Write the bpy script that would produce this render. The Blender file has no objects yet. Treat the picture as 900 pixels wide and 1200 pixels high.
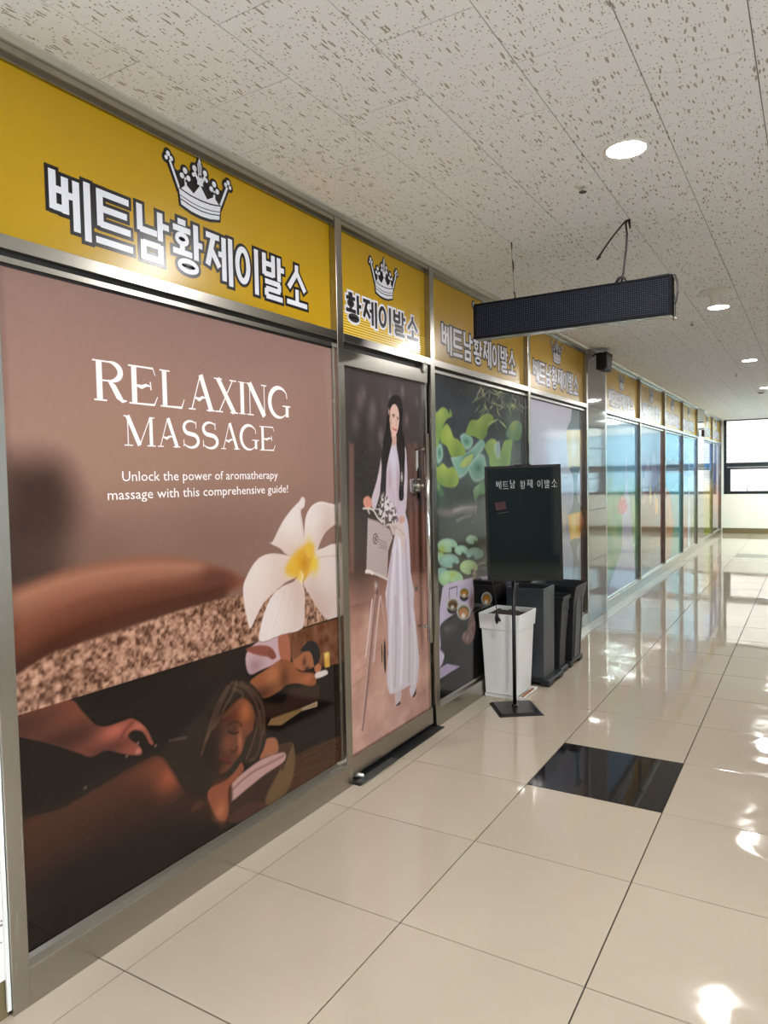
import bpy, bmesh, math, random
import numpy as np

random.seed(7)
rng = np.random.RandomState(7)
S = bpy.context.scene
COL = S.collection

# ---------------------------------------------------------------- camera
# calibrated from the photograph (900 x 1200): metres, x away from the shop wall, y along the corridor
CX, CY, CH = 1.8545, -1.3523, 1.4442
YAW, PITCH, ROLL, FPX = 31.0312, 2.6878, -1.1502, 837.92
_a, _b, _c = [math.radians(v) for v in (YAW, PITCH, ROLL)]
FWD = np.array([-math.sin(_a) * math.cos(_b), math.cos(_a) * math.cos(_b), -math.sin(_b)])
_r = np.array([math.cos(_a), math.sin(_a), 0.0]); _u = np.cross(_r, FWD)
RGT = math.cos(_c) * _r + math.sin(_c) * _u
UPV = -math.sin(_c) * _r + math.cos(_c) * _u
import mathutils
cam_data = bpy.data.cameras.new('camera')
cam = bpy.data.objects.new('camera', cam_data); COL.objects.link(cam)
cam.matrix_world = mathutils.Matrix(((RGT[0], UPV[0], -FWD[0], CX), (RGT[1], UPV[1], -FWD[1], CY), (RGT[2], UPV[2], -FWD[2], CH), (0, 0, 0, 1)))
cam_data.sensor_fit = 'VERTICAL'; cam_data.sensor_height = 24.0
cam_data.lens = FPX / 1200.0 * 24.0
cam_data.clip_start = 0.05; cam_data.clip_end = 200
S.camera = cam

# ---------------------------------------------------------------- world, exposure
W = bpy.data.worlds.new('world'); S.world = W; W.use_nodes = True
bgn = W.node_tree.nodes['Background']
bgn.inputs['Color'].default_value = (0.87, 0.92, 1.0, 1)
bgn.inputs['Strength'].default_value = 6.3
LAMP = 390.0            # radiance of a downlight diffuser
S.view_settings.view_transform = 'Standard'
S.view_settings.look = 'None'
S.view_settings.gamma = 1.0
S.view_settings.use_curve_mapping = False
S.view_settings.exposure = 0.72
S.cycles.use_denoising = True
S.cycles.caustics_refractive = False
S.cycles.max_bounces = 10
S.cycles.diffuse_bounces = 6
S.cycles.glossy_bounces = 5

# ---------------------------------------------------------------- helpers
H = 2.647       # ceiling height
def tag(o, label=None, cat=None, group=None, kind=None):
    if label: o['label'] = label
    if cat: o['category'] = cat
    if group: o['group'] = group
    if kind: o['kind'] = kind
    return o
def empty(name, loc=(0, 0, 0), rz=0.0):
    o = bpy.data.objects.new(name, None); COL.objects.link(o)
    o.location = loc; o.rotation_euler = (0, 0, rz); o.empty_display_size = 0.05
    return o
def link(name, me, m=None, parent=None, loc=None):
    if m is not None and not me.materials: me.materials.append(m)
    o = bpy.data.objects.new(name, me); COL.objects.link(o)
    if parent is not None: o.parent = parent
    if loc is not None: o.location = loc
    return o
class MB:
    """collects shapes into one mesh"""
    def __init__(s): s.v = []; s.f = []; s.sm = []
    def add(s, vs, fs, smooth=False):
        n = len(s.v); s.v += [tuple(p) for p in vs]
        s.f += [tuple(i + n for i in f) for f in fs]; s.sm += [smooth] * len(fs)
        return s
    def box(s, x0, x1, y0, y1, z0, z1):
        v = [(x, y, z) for z in (z0, z1) for (x, y) in ((x0, y0), (x1, y0), (x1, y1), (x0, y1))]
        return s.add(v, [(3, 2, 1, 0), (4, 5, 6, 7), (0, 1, 5, 4), (1, 2, 6, 5), (2, 3, 7, 6), (3, 0, 4, 7)])
    def frustum(s, c0, w0, d0, z0, c1, w1, d1, z1, bottom=True, top=True):
        v = [(c0[0] + sx * w0 / 2, c0[1] + sy * d0 / 2, z0) for sx, sy in ((-1, -1), (1, -1), (1, 1), (-1, 1))]
        v += [(c1[0] + sx * w1 / 2, c1[1] + sy * d1 / 2, z1) for sx, sy in ((-1, -1), (1, -1), (1, 1), (-1, 1))]
        f = [(0, 1, 5, 4), (1, 2, 6, 5), (2, 3, 7, 6), (3, 0, 4, 7)]
        if bottom: f.append((3, 2, 1, 0))
        if top: f.append((4, 5, 6, 7))
        return s.add(v, f)
    def loops(s, rings, close=True, cap0=True, cap1=True, smooth=False):
        """skin a list of equal-length closed rings"""
        n = len(rings[0]); v = [p for r in rings for p in r]; f = []
        for k in range(len(rings) - 1):
            for i in range(n):
                j = (i + 1) % n
                f.append((k * n + i, k * n + j, (k + 1) * n + j, (k + 1) * n + i))
        n0 = len(s.f); s.add(v, f, smooth)
        m = len(s.v) - len(v)
        if cap0: s.f.append(tuple(m + i for i in reversed(range(n)))); s.sm.append(False)
        if cap1: s.f.append(tuple(m + (len(rings) - 1) * n + i for i in range(n))); s.sm.append(False)
        return s
    def lathe(s, prof, c=(0, 0, 0), n=28, smooth=True, cap0=True, cap1=True):
        rings = [[(c[0] + r * math.cos(t), c[1] + r * math.sin(t), c[2] + z) for t in [2 * math.pi * i / n for i in range(n)]] for r, z in prof]
        return s.loops(rings, cap0=cap0, cap1=cap1, smooth=smooth)
    def tube(s, pts, r, n=8):
        pts = [mathutils.Vector(p) for p in pts]; rings = []
        for i, p in enumerate(pts):
            d = (pts[min(i + 1, len(pts) - 1)] - pts[max(i - 1, 0)]).normalized()
            a = d.orthogonal().normalized() if i == 0 else (a - d * a.dot(d)).normalized()
            b = d.cross(a); rr = r[i] if isinstance(r, (list, tuple)) else r
            rings.append([tuple(p + (a * math.cos(t) + b * math.sin(t)) * rr) for t in [2 * math.pi * k / n for k in range(n)]])
        return s.loops(rings, smooth=True)
    def mesh(s, name):
        me = bpy.data.meshes.new(name); me.from_pydata(s.v, [], s.f); me.update()
        me.polygons.foreach_set('use_smooth', s.sm)
        return me
    def build(s, name, m, parent=None, loc=None):
        bm = bmesh.new(); me = s.mesh(name); bm.from_mesh(me)
        bmesh.ops.recalc_face_normals(bm, faces=bm.faces); bm.to_mesh(me); bm.free()
        return link(name, me, m, parent, loc)
def bevel(o, w=0.004, seg=2):
    md = o.modifiers.new('bevel', 'BEVEL'); md.width = w; md.segments = seg; md.limit_method = 'ANGLE'
    return o
def box(name, m, b, parent=None, bev=0):
    o = MB().box(*b).build(name, m, parent)
    if bev: bevel(o, bev)
    return o

# photograph pixel -> point on a real plane (used to take measurements of the flat prints)
def ray(u, v):
    return RGT * ((u - 450) / FPX) + UPV * ((600 - v) / FPX) + FWD
def on_wall(u, v, x=-0.034):
    d = ray(u, v); t = (x - CX) / d[0]
    return (CY + t * d[1], CH + t * d[2])
def trace(x0, y0, s, pts):
    """points read in an enlarged view whose corner is (x0, y0) and scale s -> (y, z) on the print"""
    return [on_wall(x0 + s * px, y0 + s * py) for px, py in pts]

# ---------------------------------------------------------------- materials
def lin(c):
    c = np.asarray(c, float) / 255.0
    return np.where(c <= 0.04045, c / 12.92, ((c + 0.055) / 1.055) ** 2.4)
def mat(name, rgb, rough=0.5, metal=0.0, spec=0.5, var=0.06, scale=8.0, bump=0.0, coat=0.0, coat_r=0.05, stretch=None, rvar=0.0):
    m = bpy.data.materials.new(name); m.use_nodes = True
    nt = m.node_tree; N = nt.nodes; L = nt.links; b = N['Principled BSDF']
    c = tuple(float(x) for x in lin(rgb))
    b.inputs['Roughness'].default_value = rough; b.inputs['Metallic'].default_value = metal
    b.inputs['Specular IOR Level'].default_value = spec
    b.inputs['Coat Weight'].default_value = coat; b.inputs['Coat Roughness'].default_value = coat_r
    tc = N.new('ShaderNodeTexCoord'); nz = N.new('ShaderNodeTexNoise')
    nz.inputs['Scale'].default_value = scale; nz.inputs['Detail'].default_value = 4
    if stretch:
        mp = N.new('ShaderNodeMapping'); mp.inputs['Scale'].default_value = stretch
        L.new(tc.outputs['Object'], mp.inputs['Vector']); L.new(mp.outputs['Vector'], nz.inputs['Vector'])
    else: L.new(tc.outputs['Object'], nz.inputs['Vector'])
    rp = N.new('ShaderNodeValToRGB')
    rp.color_ramp.elements[0].position = 0.3; rp.color_ramp.elements[1].position = 0.7
    rp.color_ramp.elements[0].color = tuple(x * (1 - var) for x in c) + (1,)
    rp.color_ramp.elements[1].color = tuple(min(1, x * (1 + var)) for x in c) + (1,)
    L.new(nz.outputs['Fac'], rp.inputs['Fac']); L.new(rp.outputs['Color'], b.inputs['Base Color'])
    if rvar:
        mr = N.new('ShaderNodeMapRange'); mr.inputs['To Min'].default_value = max(0.01, rough - rvar); mr.inputs['To Max'].default_value = rough + rvar
        L.new(nz.outputs['Fac'], mr.inputs['Value']); L.new(mr.outputs['Result'], b.inputs['Roughness'])
    if bump:
        bp = N.new('ShaderNodeBump'); bp.inputs['Strength'].default_value = bump; bp.inputs['Distance'].default_value = 0.002
        L.new(nz.outputs['Fac'], bp.inputs['Height']); L.new(bp.outputs['Normal'], b.inputs['Normal'])
    return m
M = {}
M['steel'] = mat('brushed_steel', (172, 168, 160), 0.27, 1.0, var=0.012, scale=6, stretch=(12, 12, 0.5), rvar=0.01)
M['steel_h'] = mat('brushed_steel_rail', (172, 168, 160), 0.25, 1.0, var=0.03, scale=6, stretch=(20, 0.5, 40), rvar=0.03)
M['chrome'] = mat('polished_steel', (205, 203, 198), 0.12, 1.0, var=0.03)
M['gasket'] = mat('black_gasket', (26, 24, 22), 0.5, var=0.05)
M['alu'] = mat('white_aluminium_trim', (205, 205, 198), 0.25, 0.6, var=0.04)
M['yellow'] = mat('yellow_sign_film', (182, 142, 2), 0.26, spec=0.5, var=0.02, scale=3)
M['white_print'] = mat('white_print', (220, 220, 228), 0.26, var=0.01)
M['black_print'] = mat('black_print', (20, 16, 18), 0.26, var=0.01)
M['cream_print'] = mat('cream_print', (236, 226, 224), 0.2, var=0.01)
M['black'] = mat('black_paint', (16, 16, 18), 0.32, var=0.1)
M['black_glossy'] = mat('black_glass', (20, 30, 32), 0.05, var=0.02)
M['rubber'] = mat('black_rubber', (24, 24, 25), 0.6, var=0.12, bump=0.2)
M['rubber2'] = mat('worn_rubber', (62, 60, 58), 0.55, var=0.12, bump=0.2)
M['charcoal'] = mat('charcoal_plastic', (70, 73, 80), 0.38, var=0.06, scale=30, bump=0.1)
M['darkbin'] = mat('dark_plastic', (34, 36, 40), 0.42, var=0.08, scale=30)
M['planter'] = mat('white_plastic', (240, 240, 238), 0.35, var=0.03, scale=5)
M['soil'] = mat('dry_soil', (70, 56, 44), 0.95, var=0.5, scale=60, bump=1.0)
M['white_paint'] = mat('white_enamel', (228, 228, 224), 0.4, var=0.02)
M['wall'] = mat('cream_wall_paint', (234, 232, 222), 0.7, var=0.03, scale=3)
M['darkwall'] = mat('dark_grey_wall', (92, 94, 94), 0.6, var=0.03, scale=3)
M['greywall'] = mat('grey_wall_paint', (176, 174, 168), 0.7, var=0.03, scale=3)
M['base'] = mat('olive_skirting', (112, 100, 70), 0.35, var=0.06)
M['win'] = mat('dark_window_frame', (24, 34, 40), 0.4, var=0.05)
M['chalk'] = mat('chalk_marker', (226, 228, 226), 0.7, var=0.03)
M['brown_cable'] = mat('dark_cable', (30, 30, 34), 0.45, var=0.1)
M['red'] = mat('dark_red', (58, 20, 26), 0.4, var=0.05)
M['led'] = mat('led_lens', (66, 70, 90), 0.6, spec=0.2, var=0.1)
M['ledbase'] = mat('led_module_face', (9, 10, 16), 0.8, spec=0.2, var=0.1)
M['sticker'] = mat('white_sticker', (222, 222, 222), 0.4, var=0.1, scale=90)
M['wood'] = mat('brown_card', (150, 100, 60), 0.7, var=0.2)

def glass_mat():
    m = bpy.data.materials.new('window_glass'); m.use_nodes = True
    nt = m.node_tree; N = nt.nodes; L = nt.links; N.remove(N['Principled BSDF'])
    t = N.new('ShaderNodeBsdfTransparent'); g = N.new('ShaderNodeBsdfGlossy'); g.inputs['Roughness'].default_value = 0.01
    t.inputs['Color'].default_value = (0.93, 0.97, 0.97, 1)
    fr = N.new('ShaderNodeFresnel'); fr.inputs['IOR'].default_value = 1.45
    mx = N.new('ShaderNodeMixShader'); L.new(fr.outputs[0], mx.inputs[0]); L.new(t.outputs[0], mx.inputs[1]); L.new(g.outputs[0], mx.inputs[2])
    L.new(mx.outputs[0], N['Material Output'].inputs['Surface'])
    return m
M['glass'] = glass_mat()
def emit_mat(name, c, s):
    m = bpy.data.materials.new(name); m.use_nodes = True
    b = m.node_tree.nodes['Principled BSDF']
    b.inputs['Base Color'].default_value = (0.8, 0.8, 0.8, 1)
    b.inputs['Emission Color'].default_value = c + (1,); b.inputs['Emission Strength'].default_value = s
    return m
M['lamp_fill'] = emit_mat('added_lamp_diffuser', (0.80, 1.0, 0.97), LAMP * 0.95)  # for the unseen lamps added at the far end
M['lamp'] = emit_mat('downlight_diffuser', (1.0, 0.972, 0.955), LAMP)

def print_mat():
    m = bpy.data.materials.new('poster_print'); m.use_nodes = True
    N = m.node_tree.nodes; L = m.node_tree.links; b = N['Principled BSDF']
    at = N.new('ShaderNodeAttribute'); at.attribute_name = 'print'
    L.new(at.outputs['Color'], b.inputs['Base Color'])
    b.inputs['Roughness'].default_value = 0.085; b.inputs['Specular IOR Level'].default_value = 0.4
    return m
M['print'] = print_mat()

def tile_mat(name, rgb, var, seedscale=1.3, rough=0.025):
    """polished porcelain: soft clouds, a little per-tile tone, faint smears in the gloss"""
    m = bpy.data.materials.new(name); m.use_nodes = True
    N = m.node_tree.nodes; L = m.node_tree.links; b = N['Principled BSDF']
    c = lin(rgb)
    geo = N.new('ShaderNodeNewGeometry'); oi = N.new('ShaderNodeObjectInfo')
    nz = N.new('ShaderNodeTexNoise'); nz.inputs['Scale'].default_value = seedscale; nz.inputs['Detail'].default_value = 5
    L.new(geo.outputs['Position'], nz.inputs['Vector'])
    ad = N.new('ShaderNodeMath'); ad.operation = 'MULTIPLY_ADD'; ad.inputs[1].default_value = 0.16
    L.new(oi.outputs['Random'], ad.inputs[0]); L.new(nz.outputs['Fac'], ad.inputs[2])
    rp = N.new('ShaderNodeValToRGB'); rp.color_ramp.elements[0].position = 0.35; rp.color_ramp.elements[1].position = 0.8
    rp.color_ramp.elements[0].color = tuple(c * (1 - var)) + (1,); rp.color_ramp.elements[1].color = tuple(np.minimum(1, c * (1 + var))) + (1,)
    L.new(ad.outputs[0], rp.inputs['Fac']); L.new(rp.outputs['Color'], b.inputs['Base Color'])
    n2 = N.new('ShaderNodeTexNoise'); n2.inputs['Scale'].default_value = 4.0; n2.inputs['Detail'].default_value = 7; n2.inputs['Distortion'].default_value = 1.6
    L.new(geo.outputs['Position'], n2.inputs['Vector'])
    mr = N.new('ShaderNodeMapRange'); mr.inputs['From Min'].default_value = 0.48; mr.inputs['From Max'].default_value = 0.8
    mr.inputs['To Min'].default_value = rough; mr.inputs['To Max'].default_value = rough + 0.16
    L.new(n2.outputs['Fac'], mr.inputs['Value']); L.new(mr.outputs['Result'], b.inputs['Roughness'])
    b.inputs['Specular IOR Level'].default_value = 0.5
    return m
M['floor_tile'] = tile_mat('beige_porcelain', (184, 171, 153), 0.05)
M['black_tile'] = tile_mat('black_porcelain', (30, 29, 32), 0.2)
M['grout'] = mat('dark_grout', (48, 42, 36), 0.9, var=0.1, scale=40)

def ceiling_mat():
    m = bpy.data.materials.new('mineral_fibre_board'); m.use_nodes = True
    N = m.node_tree.nodes; L = m.node_tree.links; b = N['Principled BSDF']
    geo = N.new('ShaderNodeNewGeometry'); oi = N.new('ShaderNodeObjectInfo')
    # a different cut of the pattern for every board
    off = N.new('ShaderNodeVectorMath'); off.operation = 'SCALE'
    cmb = N.new('ShaderNodeCombineXYZ'); L.new(oi.outputs['Random'], cmb.inputs[0]); L.new(oi.outputs['Random'], cmb.inputs[1])
    L.new(cmb.outputs[0], off.inputs[0]); off.inputs['Scale'].default_value = 37.0
    ps = N.new('ShaderNodeVectorMath'); L.new(geo.outputs['Position'], ps.inputs[0]); L.new(off.outputs[0], ps.inputs[1])
    wn = N.new('ShaderNodeTexNoise'); wn.inputs['Scale'].default_value = 34; wn.inputs['Detail'].default_value = 2; L.new(ps.outputs[0], wn.inputs['Vector'])
    sb = N.new('ShaderNodeVectorMath'); sb.operation = 'SUBTRACT'; sb.inputs[1].default_value = (0.5, 0.5, 0.5); L.new(wn.outputs['Color'], sb.inputs[0])
    sc = N.new('ShaderNodeVectorMath'); sc.operation = 'SCALE'; sc.inputs['Scale'].default_value = 0.012; L.new(sb.outputs[0], sc.inputs[0])
    wp = N.new('ShaderNodeVectorMath'); L.new(ps.outputs[0], wp.inputs[0]); L.new(sc.outputs[0], wp.inputs[1])
    def layer(vec, sx, sy, thr, keep):
        mp = N.new('ShaderNodeMapping'); mp.inputs['Scale'].default_value = (sx, sy, 0.0); L.new(vec, mp.inputs['Vector'])
        vo = N.new('ShaderNodeTexVoronoi'); vo.voronoi_dimensions = '2D'; vo.inputs['Scale'].default_value = 1.0; L.new(mp.outputs[0], vo.inputs['Vector'])
        sep = N.new('ShaderNodeSeparateColor'); L.new(vo.outputs['Color'], sep.inputs[0])
        th = N.new('ShaderNodeMath'); th.operation = 'MULTIPLY'; th.inputs[1].default_value = thr; L.new(sep.outputs[1], th.inputs[0])
        lt = N.new('ShaderNodeMath'); lt.operation = 'LESS_THAN'; L.new(vo.outputs['Distance'], lt.inputs[0]); L.new(th.outputs[0], lt.inputs[1])
        kp = N.new('ShaderNodeMath'); kp.operation = 'LESS_THAN'; kp.inputs[1].default_value = keep; L.new(sep.outputs[0], kp.inputs[0])
        mu = N.new('ShaderNodeMath'); mu.operation = 'MULTIPLY'; L.new(lt.outputs[0], mu.inputs[0]); L.new(kp.outputs[0], mu.inputs[1])
        return mu.outputs[0]
    a1 = layer(wp.outputs[0], 92, 19, 0.36, 0.36)      # long fissures, running along the board
    a2 = layer(ps.outputs[0], 100, 76, 0.28, 0.42)     # pin holes
    mx = N.new('ShaderNodeMath'); mx.operation = 'MAXIMUM'; L.new(a1, mx.inputs[0]); L.new(a2, mx.inputs[1])
    mc = N.new('ShaderNodeMix'); mc.data_type = 'RGBA'
    mc.inputs[6].default_value = tuple(lin((240, 242, 245))) + (1,); mc.inputs[7].default_value = tuple(lin((172, 165, 155))) + (1,)
    L.new(mx.outputs[0], mc.inputs[0]); L.new(mc.outputs[2], b.inputs['Base Color'])
    iv = N.new('ShaderNodeMath'); iv.operation = 'SUBTRACT'; iv.inputs[0].default_value = 1.0; L.new(mx.outputs[0], iv.inputs[1])
    bp = N.new('ShaderNodeBump'); bp.inputs['Strength'].default_value = 0.3; bp.inputs['Distance'].default_value = 0.0015
    L.new(iv.outputs[0], bp.inputs['Height']); L.new(bp.outputs['Normal'], b.inputs['Normal'])
    b.inputs['Roughness'].default_value = 0.9
    return m
M['ceiling'] = ceiling_mat()

def speckle_mat():
    m = bpy.data.materials.new('speckled_white_panel'); m.use_nodes = True
    N = m.node_tree.nodes; L = m.node_tree.links; b = N['Principled BSDF']
    tc = N.new('ShaderNodeTexCoord'); vo = N.new('ShaderNodeTexVoronoi'); vo.inputs['Scale'].default_value = 75; L.new(tc.outputs['Object'], vo.inputs['Vector'])
    sp = N.new('ShaderNodeSeparateColor'); L.new(vo.outputs['Color'], sp.inputs[0])
    th = N.new('ShaderNodeMath'); th.operation = 'MULTIPLY'; th.inputs[1].default_value = 0.3; L.new(sp.outputs[0], th.inputs[0])
    lt = N.new('ShaderNodeMath'); lt.operation = 'LESS_THAN'; L.new(vo.outputs['Distance'], lt.inputs[0]); L.new(th.outputs[0], lt.inputs[1])
    mc = N.new('ShaderNodeMix'); mc.data_type = 'RGBA'; mc.inputs[6].default_value = tuple(lin((232, 230, 228))) + (1,); mc.inputs[7].default_value = tuple(lin((120, 92, 88))) + (1,)
    L.new(lt.outputs[0], mc.inputs[0]); L.new(mc.outputs[2], b.inputs['Base Color']); b.inputs['Roughness'].default_value = 0.4
    return m
M['speckle'] = speckle_mat()
M['ceil_gap'] = mat('ceiling_joint', (112, 106, 98), 0.9)
M['stone_joint'] = mat('pale_stone_joint', (150, 146, 140), 0.8)
M['yard'] = mat('yard_paving', (140, 138, 134), 0.9, scale=1)

def stone_mat():
    m = bpy.data.materials.new('polished_granite'); m.use_nodes = True
    N = m.node_tree.nodes; L = m.node_tree.links; b = N['Principled BSDF']
    tc = N.new('ShaderNodeTexCoord'); nz = N.new('ShaderNodeTexNoise'); nz.inputs['Scale'].default_value = 120; nz.inputs['Detail'].default_value = 3; L.new(tc.outputs['Object'], nz.inputs['Vector'])
    rp = N.new('ShaderNodeValToRGB'); rp.color_ramp.elements[0].position = 0.35; rp.color_ramp.elements[1].position = 0.65
    rp.color_ramp.elements[0].color = tuple(lin((104, 100, 98))) + (1,); rp.color_ramp.elements[1].color = tuple(lin((150, 146, 142))) + (1,)
    L.new(nz.outputs['Fac'], rp.inputs['Fac']); L.new(rp.outputs['Color'], b.inputs['Base Color'])
    b.inputs['Roughness'].default_value = 0.05
    return m
M['stone'] = stone_mat()

def brick_mat():
    m = bpy.data.materials.new('pale_brick_facade'); m.use_nodes = True
    N = m.node_tree.nodes; L = m.node_tree.links; b = N['Principled BSDF']
    tc = N.new('ShaderNodeTexCoord'); mp = N.new('ShaderNodeMapping'); mp.inputs['Rotation'].default_value = (math.radians(90), 0, 0)
    L.new(tc.outputs['Object'], mp.inputs['Vector'])
    br = N.new('ShaderNodeTexBrick'); br.inputs['Scale'].default_value = 1.0
    br.inputs['Brick Width'].default_value = 0.23; br.inputs['Row Height'].default_value = 0.085; br.inputs['Mortar Size'].default_value = 0.009
    br.inputs['Color1'].default_value = tuple(lin((226, 214, 206))) + (1,); br.inputs['Color2'].default_value = tuple(lin((214, 200, 192))) + (1,); br.inputs['Mortar'].default_value = tuple(lin((170, 160, 156))) + (1,)
    L.new(mp.outputs[0], br.inputs['Vector']); L.new(br.outputs['Color'], b.inputs['Base Color']); b.inputs['Roughness'].default_value = 0.85
    return m
M['brick'] = brick_mat()
M['wing_glass'] = mat('pale_wing_window', (176, 204, 216), 0.2, var=0.04)
M['bluepanel'] = mat('blue_grey_cladding', (176, 208, 222), 0.5, var=0.05, scale=2)

# ================================================================ the room
XR, YB, YE = 4.2, -4.1, 17.12          # right wall, wall behind the camera, end wall
fl = tag(box('floor', M['grout'], (-0.25, XR + 0.1, YB - 0.1, YE + 0.1, -0.12, -0.004)), 'polished beige tiled corridor floor with one black tile', kind='structure')
T = 0.6; X1 = 0.1106; TL = 0.5985
def tile_mesh(w, l, name):
    g = 0.0023; b = 0.0008
    mb = MB()
    mb.loops([[(x, y, -0.008) for x, y in ((-w / 2 + g, -l / 2 + g), (w / 2 - g, -l / 2 + g), (w / 2 - g, l / 2 - g), (-w / 2 + g, l / 2 - g))],
              [(x, y, -b) for x, y in ((-w / 2 + g, -l / 2 + g), (w / 2 - g, -l / 2 + g), (w / 2 - g, l / 2 - g), (-w / 2 + g, l / 2 - g))],
              [(x, y, 0.0) for x, y in ((-w / 2 + g + b, -l / 2 + g + b), (w / 2 - g - b, -l / 2 + g + b), (w / 2 - g - b, l / 2 - g - b), (-w / 2 + g + b, l / 2 - g - b))]])
    return mb.mesh(name)
full = tile_mesh(T, TL, 'floor_tile'); full.materials.append(M['floor_tile'])
blk = tile_mesh(T, TL, 'floor_tile_black'); blk.materials.append(M['black_tile'])
narrow = tile_mesh(X1 + 0.05, TL, 'floor_tile_cut'); narrow.materials.append(M['floor_tile'])
wlast = XR - (X1 + 6 * T)
last = tile_mesh(wlast, TL, 'floor_tile_edge'); last.materials.append(M['floor_tile'])
for j in range(-7, 29):
    yc = (j + 0.5) * TL
    if yc + TL / 2 > YE + 0.5: continue
    link('floor_tile', narrow, None, fl, ((X1 - 0.05) / 2, yc, 0))
    for i in range(6):
        dark = (i == 1 and j in (3, 20))
        o = link('floor_tile', blk if dark else full, None, fl, (X1 + (i + 0.5) * T, yc, 0))
        if dark and j == 3: o['label'] = 'single glossy black floor tile among the beige ones'
    if wlast > 0.05: link('floor_tile', last, None, fl, (X1 + 6 * T + wlast / 2, yc, 0))

ce = tag(box('ceiling', M['ceil_gap'], (-0.25, XR + 0.1, YB - 0.1, YE + 0.1, H + 0.006, H + 0.12)), 'off-white fissured mineral board ceiling laid in staggered rows', kind='structure')
cols = [(0.0, 0.2, 0.1)] + [(0.2 + 0.3 * k, 0.5 + 0.3 * k, 0.4 if k % 2 == 0 else 0.1) for k in range(14)]
LAMPS = [(x, y) for x in (1.25,) for y in (-1.58, 1.445, 4.45, 7.42, 10.45, 13.45, 16.2)]
LAMPS += [(3.05, -1.58), (3.05, -3.2)]  # unseen lamps added for more light near the camera
END_FILL = [(1.6, 13.1), (1.6, 13.8), (1.6, 14.5), (1.6, 15.2), (2.15, 15.2), (2.15, 15.9)]      # unseen lamps added to brighten the end of the corridor
cm = {}
def ceil_tile(w, l):
    k = (round(w, 3), round(l, 3))
    if k not in cm:
        g = 0.0016
        mb = MB(); mb.box(-w / 2 + g, w / 2 - g, -l / 2 + g, l / 2 - g, 0.0, 0.008)
        cm[k] = mb.mesh('ceiling_board'); cm[k].materials.append(M['ceiling'])
    return cm[k]
boards = []
for x0, x1, ph in cols:
    x1 = min(x1, XR)
    if x1 - x0 < 0.02: continue
    y = ph - 0.6 * 8
    while y < YE:
        a, b_ = max(y, YB), min(y + 0.6, YE)
        if b_ - a > 0.02: boards.append((x0, x1, a, b_))
        y += 0.6
def seen(bd):
    c = np.array([(bd[0] + bd[1]) / 2, (bd[2] + bd[3]) / 2, H]) - np.array([CX, CY, CH])
    d = c @ FWD
    if d < 0.2: return 1e9
    u, v = 450 + FPX * (c @ RGT) / d, 600 - FPX * (c @ UPV) / d
    return d if (-120 < u < 1000 and v > -160) else 1e6 + d
boards.sort(key=seen)
for bd in boards[:298]:
    link('ceiling_board', ceil_tile(bd[1] - bd[0], bd[3] - bd[2]), None, ce, ((bd[0] + bd[1]) / 2, (bd[2] + bd[3]) / 2, H))
mb = MB()
for bd in boards[298:]: mb.box(bd[0] + 0.0011, bd[1] - 0.0011, bd[2] + 0.0011, bd[3] - 0.0011, H, H + 0.008)
tag(mb.build('ceiling_board_field', M['ceiling'], ce), kind='stuff')

wl = tag(box('wall_left', M['speckle'], (-0.25, -0.012, YB, -0.279, 0.11, H - 0.001)), 'white speckled wall panel beside the first steel post', kind='structure')
box('baseboard', M['base'], (-0.25, -0.018, YB, -0.2795, 0.0, 0.11), wl)
box('corner_bead', M['white_paint'], (-0.013, -0.006, -0.287, -0.2765, 0.02, H - 0.002), wl)
tag(box('wall_backing', M['gasket'], (-0.25, -0.145, -0.279, YE, 0.0, H - 0.001)), 'dark backing behind the shop windows', kind='structure')
wr = tag(box('wall_right', M['wall'], (XR, XR + 0.12, YB, YE, 0.0, 0.95)), 'plain cream wall across the corridor', kind='structure')
SY0, SY1 = -3.7, 1.5                    # unseen window added for daylight, behind the photographer's right shoulder
box('wall_over_window', M['wall'], (XR, XR + 0.12, SY0, SY1, 2.5, H), wr)
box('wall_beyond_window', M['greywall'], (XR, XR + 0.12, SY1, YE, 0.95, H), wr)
box('wall_beside_window', M['wall'], (XR, XR + 0.12, YB, SY0, 0.95, H), wr)
box('baseboard', M['base'], (XR - 0.012, XR, YB, YE, 0.0, 0.13), wr)
w2 = tag(empty('added_window', (XR, SY0, 0.95)), 'unseen side window added to the right wall for daylight', kind='structure')
for k in range(5):
    yy = k * (SY1 - SY0 - 0.06) / 4
    box('frame_mullion', M['win'], (0.02, 0.10, yy, yy + 0.06, 0.0, 1.55), w2)
    if k < 4: box('window_pane', M['glass'], (0.05, 0.056, yy + 0.06, yy + (SY1 - SY0 - 0.06) / 4, 0.06, 1.49), w2)
box('frame_sill', M['win'], (0.02, 0.10, 0.0, SY1 - SY0, 0.0, 0.06), w2); box('frame_head', M['win'], (0.02, 0.10, 0.0, SY1 - SY0, 1.49, 1.55), w2)
wb = tag(box('wall_back', M['darkwall'], (-0.25, XR + 0.1, YB - 0.12, YB, 0.0, H)), 'plain cream wall closing the corridor', kind='structure')
box('baseboard', M['base'], (-0.0, XR, YB, YB + 0.012, 0.0, 0.13), wb)
# end wall below the window
we = tag(box('wall_end', M['wall'], (-0.25, XR + 0.1, YE, YE + 0.18, 0.0, 0.915)), 'low cream wall under the end window', kind='structure')
box('baseboard', M['base'], (0.02, XR, YE - 0.014, YE, 0.0, 0.125), we)
box('jamb_strip', M['white_paint'], (-0.25, 0.042, YE - 0.004, YE + 0.18, 0.915, H - 0.001), we)

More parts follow.
